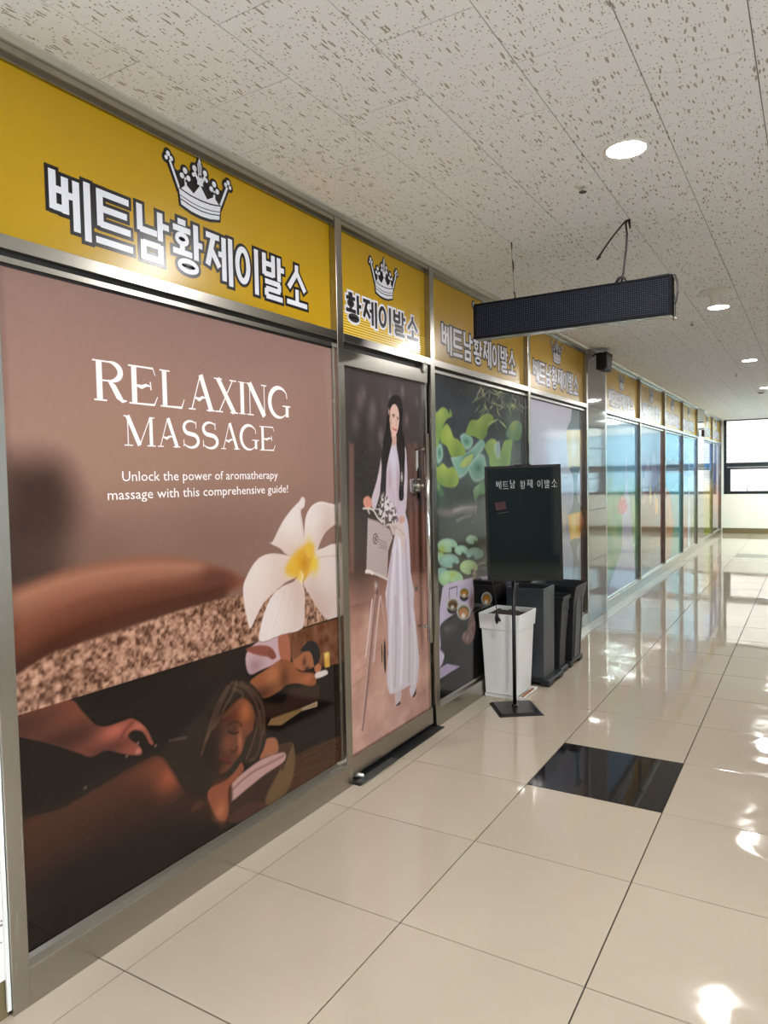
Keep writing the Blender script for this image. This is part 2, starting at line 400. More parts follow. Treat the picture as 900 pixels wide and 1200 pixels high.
# end window: dark frame, tall fixed panes over low awning sashes
w1 = tag(empty('window_1', (0, YE, 0)), 'wide daylight window with dark frame at corridor end', kind='structure')
def wbox(n, m, x0, x1, y0, y1, z0, z1, parent=None, bev=0.0):
    return box(n, m, (x0, x1, y0, y1, z0, z1), parent or w1, bev)
ZB, ZT = 0.915, H - 0.002
wbox('frame_jamb', M['win'], 0.044, 0.098, 0.02, 0.12, ZB, ZT)
wbox('frame_jamb', M['win'], XR - 0.06, XR, 0.02, 0.12, ZB, ZT)
wbox('frame_sill', M['win'], 0.044, XR, 0.02, 0.12, ZB, 0.955)
wbox('frame_rail', M['win'], 0.098, XR - 0.06, 0.02, 0.12, 1.565, 1.645)
wbox('frame_head', M['win'], 0.098, XR - 0.06, 0.02, 0.12, ZT - 0.03, ZT)
bays = [(0.098, 1.38), (1.44, 2.72), (2.78, XR - 0.06)]
for k, (a, b_) in enumerate(bays):
    if k: wbox('frame_mullion', M['win'], a - 0.06, a, 0.02, 0.12, 0.955, ZT)
    p = wbox('window_pane', M['glass'], a, b_, 0.066, 0.072, 1.645, ZT - 0.03)
    s = wbox('sash', M['win'], a, a + 0.09, 0.0, 0.07, 0.955, 1.565)
    for n_, bb in (('sash_stile', (b_ - 0.09, b_, 0.0, 0.07, 0.955, 1.565)), ('sash_rail', (a + 0.09, b_ - 0.09, 0.0, 0.07, 0.955, 0.985)), ('sash_rail', (a + 0.09, b_ - 0.09, 0.0, 0.07, 1.49, 1.565))):
        box(n_, M['win'], bb, s)
    box('sash_pane', M['glass'], (a + 0.09, b_ - 0.09, 0.03, 0.036, 0.985, 1.49), s)
    box('weather_strip', M['alu'], (a + 0.02, b_ - 0.02, -0.004, 0.0, 1.53, 1.548), s)
    box('latch_handle', M['win'], ((a + b_) / 2 - 0.205, (a + b_) / 2 - 0.19, -0.03, 0.0, 0.975, 1.06), s)

# unseen outer wall and ground, put in to shade the narrow yard outside
ex = tag(box('wall_outside', M['wall'], (-12.0, -0.26, YE + 0.0, YE + 0.18, -6.0, 19.0)), 'unseen outer wall around the end window, built tall to shade the yard', kind='structure')
box('wall_outside_right', M['wall'], (XR + 0.125, 16.0, YE, YE + 0.18, -6.0, 19.0), ex)
box('wall_outside_top', M['wall'], (-0.26, XR + 0.125, YE, YE + 0.18, H + 0.125, 19.0), ex)
box('wall_outside_foot', M['wall'], (-0.26, XR + 0.125, YE, YE + 0.18, -6.0, -0.125), ex)
tag(box('ground', M['yard'], (-40, 60, -40, 60, -6.3, -6.0)), 'unseen grey paved yard far below the windows', kind='structure')

# outside: pale brick building with a blue-grey wing
bd = tag(empty('building', (0, 22, 0)), 'pale brick building with a blue-grey wing outside the window', 'building')
box('brick_wall', M['brick'], (-5.0, 1.02, 0, 4.0, -6, 9), bd)
box('corner_strip', M['white_paint'], (1.02, 1.12, -0.05, 4.0, -6, 9), bd)
wing = box('side_wing', M['bluepanel'], (1.12, 9.0, 1.5, 5.0, -6, 9), bd)
for kz in range(-2, 4):
    box('wing_band', M['white_paint'], (1.12, 9.0, 1.44, 1.5, kz * 2.4 + 0.35, kz * 2.4 + 0.6), wing)
    for kx in range(3):
        pw = box('wing_window', M['wing_glass'], (1.9 + kx * 2.3, 3.2 + kx * 2.3, 1.46, 1.5, kz * 2.4 + 1.0, kz * 2.4 + 2.2), wing)

# ================================================================ downlights and ceiling fittings
def downlight(x, y, label, m='lamp'):
    o = empty('ceiling_downlight', (x, y, H)); tag(o, label, 'ceiling light', 'round recessed ceiling downlights')
    MB().lathe([(0.068, -0.001), (0.068, -0.006), (0.079, -0.004), (0.081, 0.0)], n=36, cap0=False, cap1=False).build('trim_ring', M['white_paint'], o)
    MB().lathe([(0.068, -0.0035), (0.001, -0.0045)], n=36, cap0=True, cap1=True).build('diffuser', M[m], o)
    return o
ln = {(1.25, 1.445): 'round recessed downlight, largest and nearest, right of the hanging display',
      (1.25, 4.45): 'round recessed downlight behind the flared white ceiling fitting',
      (1.25, 7.42): 'round recessed downlight, third along the corridor', (1.25, 10.45): 'round recessed downlight beside the far smoke detector',
      (1.25, 13.45): 'round recessed downlight, second from the end window', (1.25, 16.2): 'round recessed downlight just inside the end window'}
for k, (x, y) in enumerate(LAMPS):
    downlight(x, y, ln.get((x, y), 'unseen round recessed downlight outside the picture'))

for (x, y) in END_FILL: downlight(x, y, 'unseen downlight added to brighten the end of the corridor, outside the picture', 'lamp_fill')

def flared(x, y):
    o = tag(empty('ceiling_sensor', (x, y, H)), 'white trumpet-shaped fitting hanging from ceiling in front of downlight', 'ceiling fitting')
    MB().lathe([(0.098, 0.0), (0.1, -0.006), (0.092, -0.011), (0.07, -0.014)], n=40, cap0=False, cap1=False).build('rim', M['white_paint'], o)
    MB().lathe([(0.074, -0.014), (0.054, -0.020), (0.040, -0.034), (0.032, -0.056), (0.029, -0.08), (0.024, -0.09), (0.001, -0.092)], n=40, cap0=False).build('trumpet_body', M['white_paint'], o)
flared(1.285, 3.93)
def sprinkler(x, y, label):
    o = tag(empty('sprinkler_head', (x, y, H)), label, 'sprinkler', 'ceiling sprinkler heads')
    MB().lathe([(0.032, 0.0), (0.031, -0.004), (0.012, -0.007)], n=20, cap1=True).build('escutcheon', M['white_paint'], o)
    MB().lathe([(0.009, -0.006), (0.007, -0.022), (0.004, -0.026)], n=12).build('bulb_body', M['chrome'], o)
    MB().lathe([(0.016, -0.027), (0.016, -0.029)], n=16).build('deflector', M['rubber2'], o)
sprinkler(1.021, 1.692, 'small sprinkler head left of the nearest downlight')
sprinkler(1.01, 4.89, 'small sprinkler head left below the flared ceiling fitting')
sprinkler(1.027, 8.5, 'small sprinkler head near third downlight')
o = tag(empty('smoke_detector', (1.16, 11.0, H)), 'small round smoke detector near far downlight', 'smoke detector')
MB().lathe([(0.055, 0.0), (0.055, -0.012), (0.04, -0.018)], n=24).build('detector_base', M['white_paint'], o)
MB().lathe([(0.034, -0.018), (0.034, -0.03)], n=24).build('sensor_grille', M['rubber2'], o)
MB().lathe([(0.038, -0.03), (0.03, -0.04)], n=24).build('detector_cap', M['white_paint'], o)

# ================================================================ steel storefront frames
BANKS = [([(-0.275, -0.225), (1.353, 1.403), (2.275, 2.325), (3.885, 3.935), (5.505, 5.555)], 'brushed steel storefront frame in the foreground, holding the poster door'),
         ([(6.22, 6.27), (7.96, 8.01), (9.70, 9.75), (11.38, 11.43), (13.10, 13.15)], 'brushed steel storefront frame between the two stone pillars'),
         ([(13.95, 14.0), (15.45, 15.5), (17.05, 17.1)], 'brushed steel storefront frame next to the end window')]
GX = -0.035
for bi, (posts, lab) in enumerate(BANKS):
    f = tag(empty('storefront_frame', (0, posts[0][0], 0)), lab, 'shop frame', 'steel storefront frames'); oy = posts[0][0]
    for (a, b_) in posts:
        box('post', M['steel'], (-0.11, 0.0, a - oy, b_ - oy, 0.0, H - 0.017), f, 0.002)
    for k in range(len(posts) - 1):
        a, b_ = posts[k][1] - oy, posts[k + 1][0] - oy
        door = (bi == 0 and k == 1)
        box('transom', M['steel_h'], (-0.11, -0.001, a, b_, 2.078, 2.116), f, 0.0015)
        box('header_rail', M['steel_h'], (-0.11, -0.004, a, b_, 2.606, H - 0.017), f, 0.0015)
        box('header_bead', M['steel_h'], (-0.11, -0.024, a, b_, 2.594, 2.606), f)
        if door: continue
        mb = MB()                                            # sill with a bright sloping top edge
        prof = [(-0.11, 0.0), (-0.001, 0.0), (-0.001, 0.104), (-0.004, 0.108), (-0.022, 0.118), (-0.03, 0.13), (-0.11, 0.13)]
        mb.loops([[(x, y, z) for x, z in prof] for y in (a, b_)])
        mb.build('sill', M['steel_h'], f)
        box('glazing_bead', M['steel_h'], (-0.11, -0.016, a, b_, 2.046, 2.062), f)
        box('glazing_gasket', M['gasket'], (-0.11, -0.026, a, b_, 2.062, 2.078), f)
        box('glazing_gasket', M['gasket'], (-0.11, -0.031, a, b_, 2.040, 2.046), f)
        box('side_bead', M['steel'], (-0.11, -0.026, b_ - 0.008, b_, 0.13, 2.046), f)
    a, b_ = posts[0][0], posts[-1][1]
    mb = MB(); mb.loops([[(x, y, z) for x, z in ((-0.05, 0), (0.004, 0), (0.022, 0.010), (0.022, 0.0165), (-0.05, 0.0165))] for y in (a - oy, b_ - oy)])
    mb.build('ceiling_moulding', M['alu'], f).location = (0, 0, H - 0.017)

# stone pillars
def pillar(a, b_, label):
    o = tag(empty('stone_pillar', (0, a, 0)), label, 'pillar', 'polished stone pillars')
    box('core', M['stone_joint'], (-0.14, -0.012, 0.001, b_ - a - 0.001, 0.0, H - 0.001), o)
    zs = [0.0, 0.30, 0.605, 0.915, 1.095, 1.40, 1.70, 1.903, 2.105, 2.297, H - 0.001]
    for k in range(len(zs) - 1):
        if k % 2 == 0 or k > 6:
            sp = [(0.0, b_ - a)]
        else:
            sp = [(0.0, (b_ - a) * 0.48), ((b_ - a) * 0.48, b_ - a)]
        for (p, q) in sp:
            bevel(MB().box(-0.012, 0.0, p + 0.001, q - 0.001, zs[k] + 0.0018, zs[k + 1] - 0.0018).build('stone_slab', M['stone'], o), 0.001, 1)
    return o
pillar(5.555, 6.22, 'grey polished stone pillar carrying the black loudspeaker')
pillar(13.15, 13.95, 'narrow far stone pillar with small bracketed fixture')

# ================================================================ door
d1 = tag(empty('door_1', (0, 1.403, 0)), 'frameless glass door printed with a woman in white beside a bicycle', kind='structure')
DY0, DY1 = 0.004, 0.852
def dbox(n, m, b, bev=0.0, parent=None): return box(n, m, b, parent or d1, bev)
dbox('top_rail', M['steel_h'], (-0.05, -0.012, DY0, DY1, 1.972, 2.046), 0.003)
dbox('head_gasket', M['gasket'], (-0.10, -0.03, 0.0, 0.872, 2.05, 2.078))
dbox('bottom_rail', M['steel_h'], (-0.05, -0.012, DY0, DY1, 0.03, 0.122), 0.003)
dbox('edge_strip', M['chrome'], (-0.048, -0.022, DY1 - 0.012, DY1, 0.122, 1.972))
dbox('glass_panel', M['gasket'], (-0.046, -0.0365, DY0, DY1 - 0.012, 0.122, 1.972))
hn = MB(); hn.tube([(0.042, 0.725, 0.535), (0.042, 0.725, 1.684)], 0.013, 12); hn = hn.build('pull_handle', M['chrome'], d1)
hn2 = MB(); hn2.tube([(0.02, 0.752, 0.535), (0.02, 0.752, 1.684)], 0.009, 10); hn2.build('handle_edge', M['chrome'], d1)
for z in (0.62, 1.60): MB().tube([(-0.03, 0.725, z), (0.042, 0.725, z)], 0.007, 8).build('handle_standoff', M['chrome'], hn)
lk = dbox('lock_case', M['chrome'], (-0.036, -0.008, 0.648, 0.745, 1.362, 1.44), 0.006)
MB().lathe([(0.017, 0.0), (0.017, 0.01), (0.008, 0.014), (0.008, 0.03), (0.014, 0.036), (0.001, 0.04)], n=20).build('lock_knob', M['steel'], lk).matrix_local = mathutils.Matrix.Translation((-0.008, 0.70, 1.40)) @ mathutils.Matrix.Rotation(math.radians(90), 4, 'Y')
dbox('lock_plate', M['black'], (-0.036, -0.024, 0.752, 0.772, 1.32, 1.50), 0.002)
dbox('door_sticker', M['sticker'], (-0.0365, -0.0335, 0.740, 0.764, 1.485, 1.605))
dbox('door_sticker', M['rubber2'], (-0.0365, -0.0335, 0.700, 0.732, 0.815, 0.842))
MB().lathe([(0.02, 0.0), (0.02, 0.012), (0.012, 0.018), (0.001, 0.019)], n=20).build('pivot_cap', M['alu'], d1).matrix_local = mathutils.Matrix.Translation((-0.012, 0.806, 2.055)) @ mathutils.Matrix.Rotation(math.radians(90), 4, 'Y') @ mathutils.Matrix.Scale(1.5, 4, (1, 0, 0))
th = tag(box('door_threshold', M['rubber'], (-0.10, 0.035, 1.404, 2.30, 0.0005, 0.006)), 'black rubber threshold strip under the poster door', 'threshold')
tag(box('rubber_mat', M['rubber2'], (0.0, 0.044, 1.412, 1.75, 0.0065, 0.012), bev=0.003), 'worn grey rubber strip lying on the door threshold', 'mat')
ds = MB(); ds.tube([(-0.06, 1.455, 0.020), (-0.02, 1.47, 0.020), (0.012, 1.475, 0.020)], [0.012, 0.013, 0.008], 10)
tag(ds.build('door_stop', M['alu']), 'small white rubber plug under the corner of the door', 'door stop')

# ================================================================ hanging led display
ld = tag(empty('led_display', (0.793, 2.2, 2.175)), 'long dark LED dot display hanging from the ceiling', 'led sign')
LW, LH = 0.99, 0.182
box('housing', M['ledbase'], (-LW / 2, LW / 2, 0.006, 0.07, 0.0, LH), ld, 0.003)
fr = box('front_frame', M['ledbase'], (-LW / 2, LW / 2, -0.004, 0.006, 0.0, 0.010), ld)
for bb in ((-LW / 2, LW / 2, -0.004, 0.006, LH - 0.010, LH), (-LW / 2, -LW / 2 + 0.012, -0.004, 0.006, 0.01, LH - 0.01), (LW / 2 - 0.012, LW / 2, -0.004, 0.006, 0.01, LH - 0.01)):
    box('frame_bar', M['ledbase'], bb, fr)
box('bottom_edge', M['alu'], (-LW / 2 + 0.004, LW / 2 - 0.004, 0.01, 0.066, -0.004, 0.0), ld)
fc = box('led_module_face', M['ledbase'], (-LW / 2 + 0.012, LW / 2 - 0.012, 0.0, 0.006, 0.01, LH - 0.01), ld)
mb = MB()
for i in range(96):
    for j in range(16):
        x = -0.475 + i * 0.01; z = LH / 2 - 0.075 + j * 0.01; r = 0.0021
        mb.add([(x - r, 0.0, z - r), (x + r, 0.0, z - r), (x + r, 0.0, z + r), (x - r, 0.0, z + r), (x, -0.0025, z)], [(0, 1, 4), (1, 2, 4), (2, 3, 4), (3, 0, 4)])
tag(mb.build('led_dot', M['led'], ld), kind='stuff')
def tb(name, pts, r, m=M['brown_cable'], parent=ld, n=8): return MB().tube(pts, r, n).build(name, m, parent)
dz = H - 2.175
tb('suspension_wire', [(-0.272, 0.03, LH), (-0.278, 0.02, LH + 0.10), (-0.283, 0.005, dz + 0.002)], 0.0011)
for k, (z0, z1) in enumerate(((dz - 0.035, dz), (dz - 0.15, dz - 0.09), (LH, LH + 0.04))):
    tb('wire_sleeve', [(-0.276 - 0.004 * (2 - k), 0.012 + 0.008 * k, z0), (-0.272 - 0.004 * (2 - k), 0.010 + 0.008 * k, (z0 + z1) / 2), (-0.278 - 0.003 * (2 - k), 0.012 + 0.006 * k, z1)], 0.0032)
tb('suspension_cord', [(0.262, 0.03, LH - 0.004), (0.272, 0.03, LH + 0.05), (0.288, 0.02, LH + 0.16), (0.294, 0.01, LH + 0.22), (0.288, 0.012, dz - 0.02), (0.296, 0.016, dz + 0.001)], 0.0048)
tb('cord_knot', [(0.302, 0.014, dz), (0.305, 0.012, dz - 0.02), (0.308, 0.012, dz - 0.045)], [0.006, 0.006, 0.004])
tb('cord_knot', [(0.236, 0.02, LH + 0.0), (0.255, 0.015, LH + 0.022), (0.272, 0.02, LH + 0.03), (0.286, 0.02, LH + 0.008)], [0.006, 0.008, 0.007, 0.004])
tb('loose_cord', [(0.29, 0.012, dz - 0.004), (0.255, 0.04, dz - 0.022), (0.198, 0.09, dz - 0.055), (0.145, 0.15, dz - 0.085), (0.108, 0.195, dz - 0.107), (0.124, 0.20, dz - 0.098)], [0.0045, 0.004, 0.004, 0.0045, 0.007, 0.003])
tb('power_cable', [(0.286, 0.03, LH + 0.006), (0.34, 0.03, LH + 0.004), (0.42, 0.035, LH + 0.010), (0.47, 0.035, LH + 0.010), (0.503, 0.03, LH + 0.0), (0.514, 0.025, LH - 0.03), (0.518, 0.02, LH - 0.08), (0.511, 0.02, LH - 0.12), (0.505, 0.02, LH - 0.135)], 0.0042)
tb('thin_lead', [(0.499, 0.02, LH - 0.07), (0.507, 0.018, LH - 0.12), (0.507, 0.016, LH - 0.19)], 0.0018)
MB().lathe([(0.001, -0.011), (0.008, -0.008), (0.011, 0.0), (0.008, 0.008), (0.001, 0.011)], c=(0.507, 0.016, LH - 0.20), n=16).build('metal_ball', M['chrome'], ld)

# ================================================================ chalkboard on a stand
TH = math.radians(22.8)
bs = tag(empty('board_stand', (0.284, 2.795, 0)), 'black marker board with handwritten white lettering on a pole stand', 'sign stand')
c35, s35 = math.cos(math.radians(36)), math.sin(math.radians(36))
def ring(hw, z, cx=0.0, cy=0.0): return [(cx + c35 * a * hw - s35 * b_ * hw, cy + s35 * a * hw + c35 * b_ * hw, z) for a, b_ in ((-1, -1), (1, -1), (1, 1), (-1, 1))]
MB().loops([ring(0.136, 0.0005), ring(0.136, 0.004), ring(0.118, 0.016)]).build('base_plate', M['black'], bs)
MB().tube([(-0.012, 0.012, 0.014), (-0.012, 0.012, 0.83)], 0.0115, 16).build('pole', M['black'], bs)
MB().lathe([(0.02, 0.0), (0.02, 0.01), (0.013, 0.014)], c=(-0.012, 0.012, 0.015), n=20).build('pole_collar', M['black'], bs)
BMX = mathutils.Matrix.Translation((0.345 - 0.284, 2.80 - 2.795, 1.155)) @ mathutils.Matrix.Rotation(TH, 4, 'Z') @ mathutils.Matrix.Rotation(-math.radians(0.9), 4, 'Y')
BW, BH = 0.453, 0.703
bf = MB()
bd_ = MB().box(-BW / 2, BW / 2, -0.006, 0.018, -BH / 2, BH / 2).build('board_back', M['black'], bs); bd_.matrix_local = BMX
for bb in ((-BW / 2, BW / 2, -0.012, -0.006, BH / 2 - 0.016, BH / 2), (-BW / 2, BW / 2, -0.012, -0.006, -BH / 2, -BH / 2 + 0.016), (-BW / 2, -BW / 2 + 0.016, -0.012, -0.006, -BH / 2 + 0.016, BH / 2 - 0.016), (BW / 2 - 0.016, BW / 2, -0.012, -0.006, -BH / 2 + 0.016, BH / 2 - 0.016)):
    box('board_frame', M['black'], bb, bd_)
box('writing_surface', M['black_glossy'], (-BW / 2 + 0.016, BW / 2 - 0.016, -0.008, -0.0062, -BH / 2 + 0.016, BH / 2 - 0.016), bd_)
box('top_clip', M['black'], (-0.05, 0.05, -0.014, 0.018, BH / 2, BH / 2 + 0.006), bd_)
st = box('red_mark', M['red'], (-0.032, 0.032, -0.0006, 0.0, -0.024, 0.024), bd_); st.matrix_local = mathutils.Matrix.Translation((-0.135, -0.0082, 0.110)) @ mathutils.Matrix.Rotation(-0.13, 4, 'Y')  # small tilted dark red mark with a line beneath
ul = box('mark_underline', M['rubber2'], (-0.036, 0.036, -0.0006, 0.0, -0.0015, 0.0015), bd_); ul.matrix_local = mathutils.Matrix.Translation((-0.122, -0.0082, 0.068)) @ mathutils.Matrix.Rotation(-0.13, 4, 'Y')

# cord with a plug that hangs from the board in front of the planter
hc = tag(empty('hanging_cord', (0.135, 2.87, 0.52)), 'thin black cord with plug dangling over white planter', 'cord')
MB().tube([(0.0, -0.10, 0.30), (-0.006, -0.06, 0.28), (-0.008, -0.02, 0.2), (-0.004, 0.0, 0.1), (-0.002, 0.0, 0.05)], 0.0028, 8).build('cord', M['brown_cable'], hc)
MB().tube([(-0.002, 0.0, 0.06), (0.0, 0.0, 0.045), (0.0, 0.0, 0.02), (0.002, 0.0, 0.0)], [0.006, 0.010, 0.014, 0.012], 10).build('plug', M['black'], hc)
MB().tube([(0.002, 0.0, 0.03), (0.018, -0.004, 0.018), (0.026, -0.006, 0.006)], [0.008, 0.008, 0.006], 8).build('plug_arm', M['black'], hc)
MB().tube([(0.0, 0.0, 0.004), (0.0, 0.0, -0.012)], [0.009, 0.007], 8).build('plug_tip', M['rubber2'], hc)

# ================================================================ planter and bins
pl = tag(empty('planter', (0.122, 3.09, 0)), 'tall tapered white square planter with dry soil', 'planter')
def sq(w, d, z, cx=0.0, cy=0.0): return [(cx + a * w / 2, cy + b_ * d / 2, z) for a, b_ in ((-1, -1), (1, -1), (1, 1), (-1, 1))]
bevel(MB().loops([sq(0.222, 0.252, 0.022), sq(0.258, 0.288, 0.458)]).build('pot_body', M['planter'], pl), 0.006)
bevel(MB().loops([sq(0.272, 0.302, 0.452), sq(0.284, 0.314, 0.556), sq(0.262, 0.292, 0.556), sq(0.256, 0.286, 0.50)], cap0=True, cap1=False).build('pot_rim', M['planter'], pl), 0.003)
mb = MB(); nx = 14
g = [[(-0.127 + 0.254 * i / nx, -0.142 + 0.284 * j / nx, 0.528 + rng.uniform(-0.006, 0.008)) for i in range(nx + 1)] for j in range(nx + 1)]
mb.add([p for r in g for p in r], [(j * (nx + 1) + i, j * (nx + 1) + i + 1, (j + 1) * (nx + 1) + i + 1, (j + 1) * (nx + 1) + i) for j in range(nx) for i in range(nx)])
mb.build('soil', M['soil'], pl)
tr = tag(empty('planter_tray', (0.125, 3.105, 0)), 'shallow white tray under the white planter', 'tray')
bevel(MB().loops([sq(0.255, 0.28, 0.0005, 0.012), sq(0.265, 0.29, 0.021, 0.012), sq(0.255, 0.28, 0.021, 0.012), sq(0.25, 0.275, 0.008, 0.012)], cap1=True).build('tray_body', M['planter'], tr), 0.002)
box('card_scrap', M['wood'], (0.112, 0.128, -0.09, 0.12, 0.009, 0.016), tr)

def dolly(x0, x1, y0, y1, label):
    o = tag(empty('bin_dolly', ((x0 + x1) / 2, (y0 + y1) / 2, 0)), label, 'dolly', 'low black bin dollies')
    w, d = x1 - x0, y1 - y0
    b_ = MB().box(-w / 2, w / 2, -d / 2, d / 2, 0.022, 0.047).build('deck', M['darkbin'], o); bevel(b_, 0.01, 3)
    for sx in (-1, 1):
        for sy in (-1, 1):
            bevel(MB().box(sx * (w / 2 - 0.035) - 0.035, sx * (w / 2 - 0.035) + 0.035, sy * (d / 2 - 0.045) - 0.045, sy * (d / 2 - 0.045) + 0.045, 0.0005, 0.03).build('dolly_foot', M['darkbin'], o), 0.008, 2)
    return o
dolly(0.015, 0.325, 3.325, 3.645, 'low black dolly under the front charcoal bin')
b1 = tag(empty('waste_bin', (0.148, 3.463, 0.0475)), 'tall square charcoal bin behind the white planter', 'bin', 'dark bins along the shop window')
bevel(MB().loops([sq(0.262, 0.232, 0.0), sq(0.27, 0.24, 0.622), sq(0.252, 0.222, 0.622), sq(0.246, 0.216, 0.30)], cap1=True).build('bin_body', M['charcoal'], b1), 0.004)
dolly(0.015, 0.305, 3.66, 3.84, 'low black dolly under the narrow middle bin')
b2 = tag(empty('waste_bin', (0.16, 3.745, 0.0475)), 'narrow black bin squeezed between two taller bins', 'bin', 'dark bins along the shop window')
bevel(MB().loops([sq(0.25, 0.135, 0.0), sq(0.29, 0.165, 0.49), sq(0.328, 0.19, 0.492), sq(0.336, 0.196, 0.522), sq(0.316, 0.178, 0.522), sq(0.27, 0.14, 0.2)], cap1=True).build('bin_body', M['darkbin'], b2), 0.004)
box('bin_label', M['rubber2'], (0.150, 0.1535, -0.03, 0.0, 0.425, 0.455), b2)
box('rim_skirt', M['darkbin'], (0.13, 0.1535, 0.03, 0.085, 0.41, 0.49), b2)
dolly(0.015, 0.31, 3.87, 4.20, 'low black dolly under the rearmost bin')
b3 = tag(empty('waste_bin', (0.186, 4.02, 0.0475)), 'rearmost black bin with arched grip recess in its side', 'bin', 'dark bins along the shop window')
bevel(MB().loops([sq(0.25, 0.225, 0.0), sq(0.292, 0.27, 0.47), sq(0.335, 0.315, 0.555), sq(0.365, 0.335, 0.575), sq(0.345, 0.315, 0.575), sq(0.27, 0.25, 0.4), sq(0.24, 0.22, 0.2)], cap1=True).build('bin_body', M['darkbin'], b3), 0.006)
ar = MB()
arc = [(-0.075, 0.02)] + [(-0.075 * math.cos(t), 0.40 + 0.075 * math.sin(t)) for t in [math.pi * k / 12 for k in range(13)]] + [(0.075, 0.02)]
ar.tube([(0.1265 + 0.021 * (z / 0.47), y, z) for y, z in arc], 0.006, 6)
ar.build('grip_arch', M['charcoal'], b3)
ap = MB(); ap.add([(0.1275 + 0.021 * (z / 0.47), y, z) for y, z in arc], [tuple(range(len(arc)))]); ap.build('grip_panel', M['charcoal'], b3)

# ================================================================ fixtures on the pillars
sk = tag(empty('wall_speaker', (0.0, 5.72, 2.53)), 'black tilted loudspeaker on a bracket at the pillar top', 'speaker')
bevel(MB().loops([[(0.06, -0.10, 0.06), (0.06, 0.08, 0.06), (0.06, 0.08, -0.085), (0.06, -0.10, -0.085)], [(0.17, -0.13, 0.075), (0.17, 0.11, 0.075), (0.15, 0.11, -0.10), (0.15, -0.13, -0.10)]]).build('speaker_cabinet', M['rubber'], sk), 0.006)
box('speaker_grille', M['black'], (0.158, 0.166, -0.11, 0.09, -0.08, 0.06), sk)
MB().tube([(0.0, -0.02, 0.05), (0.03, -0.01, 0.075), (0.08, 0.0, 0.085), (0.11, 0.0, 0.07)], 0.008, 8).build('bracket_arm', M['rubber'], sk)
box('bracket_plate', M['alu'], (0.0005, 0.006, -0.05, 0.01, 0.02, 0.09), sk)
fx = tag(empty('wall_fixture', (0.0, 13.45, 2.2)), 'small dark box on a pale bracket at the far pillar', 'fixture')
bevel(box('fixture_body', M['red'], (0.03, 0.08, -0.10, 0.06, -0.09, 0.04), fx), 0.006)
MB().tube([(0.002, 0.0, 0.06), (0.05, 0.02, 0.07), (0.11, 0.08, 0.10)], 0.014, 8).build('fixture_bracket', M['alu'], fx)

# ================================================================ lettering (flat print, drawn stroke by stroke)
def V(x, a, b_): return ('bar', x, a, x, b_)
def Hh(a, b_, y): return ('bar', a, y, b_, y)
HANGUL = {
 'be': [V(.09, .36, 1.0), V(.38, .34, .94), Hh(.09, .38, .70), Hh(.09, .38, .41), V(.645, .10, .94), Hh(.38, .645, .66), V(.915, .0, 1.0)],
 'teu': [V(.13, .34, .98), Hh(.06, .92, .92), Hh(.13, .86, .65), Hh(.13, .95, .38), Hh(0, 1, .09)],
 'nam': [V(.11, .52, 1.0), Hh(.11, .62, .55), V(.72, .44, .97), Hh(.72, 1, .73), V(.2, 0, .36), V(.72, 0, .36), Hh(.2, .72, .32), Hh(.2, .72, .06)],
 'hwang': [Hh(.18, .44, .96), Hh(.02, .60, .82), ('ring', .31, .63, .17, .09), V(.31, .38, .5), Hh(0, .64, .37), V(.78, .30, 1.0), Hh(.78, 1, .62), ('ring', .5, .13, .30, .10)],
 'je': [Hh(.03, .52, .92), ('bar', .30, .92, .07, .30), ('bar', .23, .62, .50, .32), V(.68, .07, .97), Hh(.47, .68, .60), V(.93, 0, 1.0)],
 'i': [('ring', .31, .54, .22, .34), V(.87, 0, 1.0)],
 'bal': [V(.1, .52, 1.0), V(.5, .52, 1.0), Hh(.1, .5, .78), Hh(.1, .5, .55), V(.76, .46, 1.0), Hh(.76, 1, .74), Hh(.12, .8, .38), V(.76, .22, .38), Hh(.16, .8, .22), V(.18, .06, .22), Hh(.16, .9, .05)],
 'so': [('bar', .5, 1.0, .5, .78), ('bar', .5, .82, .1, .42), ('bar', .5, .82, .9, .42), V(.5, .1, .42), Hh(0, 1, .08)],
}
CROWN = [
 ('poly', [(-.62, .02), (-.3, -.035), (0, -.05), (.3, -.035), (.62, .02), (.68, .30), (.35, .25), (0, .235), (-.35, .25), (-.68, .30)]),
 ('bar', -.66, .28, -.93, .70), ('bar', .66, .28, .93, .70),
 ('disc', -.97, .80, .06), ('disc', -.88, .74, .055), ('disc', -1.03, .72, .05), ('disc', .97, .80, .06), ('disc', .88, .74, .055), ('disc', 1.03, .72, .05),
 ('bar', -.45, .25, -.47, .52), ('bar', .45, .25, .47, .52),
 ('disc', -.47, .64, .07), ('disc', -.57, .53, .065), ('disc', -.37, .53, .065), ('disc', .47, .64, .07), ('disc', .57, .53, .065), ('disc', .37, .53, .065),
 ('poly', [(-.64, .28), (-.45, .40), (-.22, .30), (0, .50), (.22, .30), (.45, .40), (.64, .28), (.3, .22), (-.3, .22)]),
 ('poly', [(0, 1.0), (.07, .86), (.05, .70), (.1, .5), (-.1, .5), (-.05, .70), (-.07, .86)]),
 ('disc', 0, .58, .09), ('disc', .17, .76, .07), ('disc', -.17, .76, .07), ('disc', .21, .64, .05), ('disc', -.21, .64, .05), ('bar', 0, .5, .17, .7), ('bar', 0, .5, -.17, .7),
]
CROWN_LINES = [('curve', [(-.64, .105), (-.3, .055), (0, .04), (.3, .055), (.64, .105)], .022), ('curve', [(-.66, .17), (-.3, .12), (0, .105), (.3, .12), (.66, .17)], .016), ('curve', [(-.68, .29), (-.35, .24), (0, .225), (.35, .24), (.68, .29)], .028),
               ('disc', 0, .66, .035), ('disc', .45, .46, .03), ('disc', -.45, .46, .03), ('curve', [(-.04, .9), (-.02, .78), (-.02, .7)], .014), ('curve', [(.04, .9), (.02, .78), (.02, .7)], .014)]

